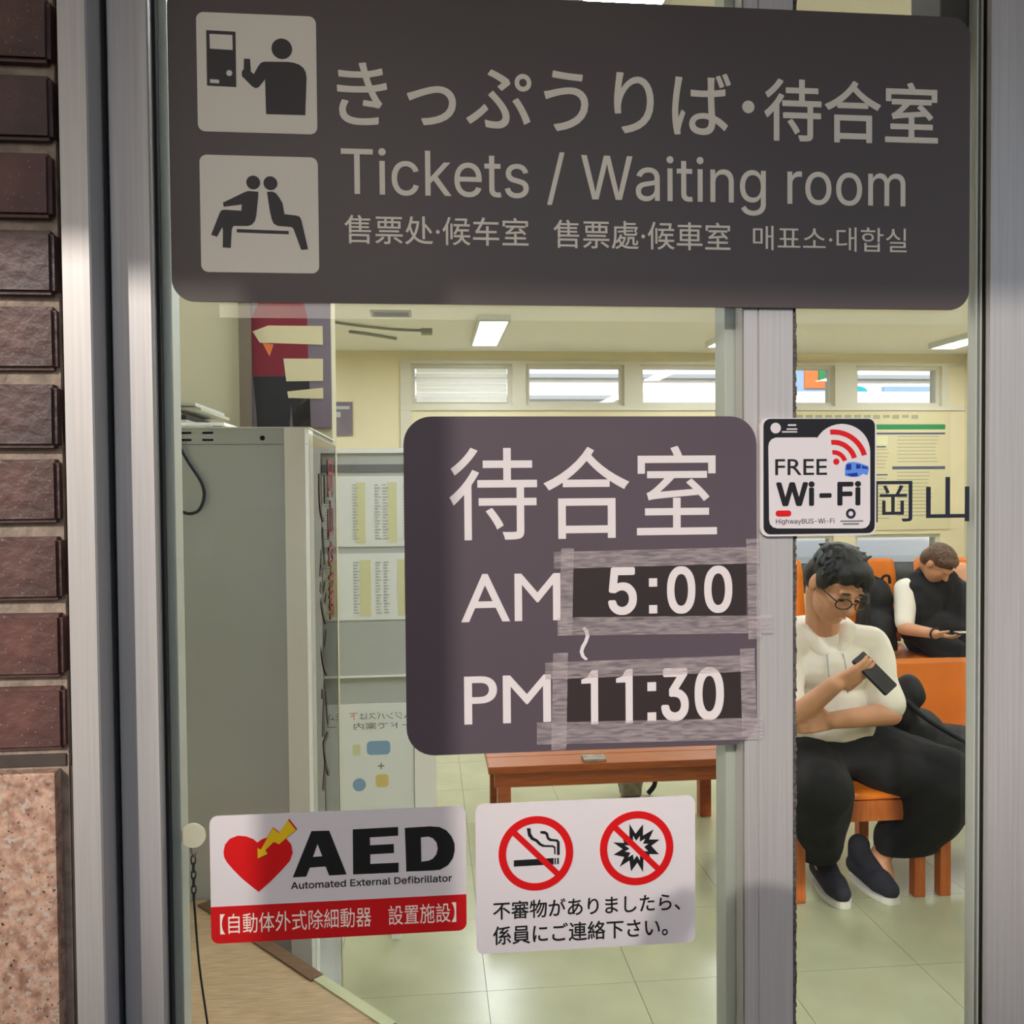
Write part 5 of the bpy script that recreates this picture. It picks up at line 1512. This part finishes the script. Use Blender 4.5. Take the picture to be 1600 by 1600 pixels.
pp_ += curled_hand(pwR, (-0.25, 0.30, 0.90), (-0.6, 0.6, 0.1), curl=14, side=-1)
blob('body', pp_, 'skin', Ph, voxel=0.008, smooth=2)
hair_mesh('hair', hp, HP, 1.0, 'hair', Ph, [((0, 0.022, 0.050), (0.082, 0.096, 0.080)), ((0, 0.055, 0.005), (0.080, 0.060, 0.075)), ((0, -0.035, 0.088), (0.060, 0.046, 0.032))], 9, 100, 0.028)
blob('jacket', [('chain', [(Vector((-0.235, -1.25, 1.32)), 0.15), (Vector((-0.235, -1.26, 1.10)), 0.155), (Vector((-0.235, -1.26, 0.90)), 0.165)]), ('e', (-0.235, -1.25, 1.30), (0.19, 0.12, 0.10)),
                ('chain', [(np2 + Vector((0, 0, -0.06)), 0.075), (psL, 0.075), (peL, 0.062), (peL.lerp(pwL, 0.85), 0.045)]), ('chain', [(np2 + Vector((0, 0, -0.06)), 0.075), (psR, 0.075), (peR, 0.062), (peR.lerp(pwR, 0.85), 0.045)])], 'vest', Ph, voxel=0.011, smooth=3)
blob('trousers', [('e', (-0.235, -1.26, 0.88), (0.17, 0.13, 0.10)), ('chain', [(Vector((-0.33, -1.26, 0.86)), 0.105), (Vector((-0.33, -1.24, 0.48)), 0.080), (Vector((-0.33, -1.27, 0.10)), 0.068)]),
                  ('chain', [(Vector((-0.14, -1.26, 0.86)), 0.105), (Vector((-0.14, -1.24, 0.48)), 0.080), (Vector((-0.14, -1.27, 0.10)), 0.068)])], 'trousers', Ph, voxel=0.012, smooth=3)
for x in (-0.33, -0.14):
    sh_ = shoe('shoe', (x, -1.33, 0.05), (x, -1.09, 0.05), Ph)
    sh_.location.z = -0.0105
pq = thing('smartphone', 'smartphone raised towards the glass by the photographer outside', 'phone', (0.0, -0.93, 1.40))
box('case', -0.055, 0.022, -0.930, -0.921, 1.400, 1.550, 'plastic_blk', pq, bevel=0.004)
box('lens_block', -0.012, 0.012, -0.9209, -0.9185, 1.455, 1.485, 'screen', pq, bevel=0.001)
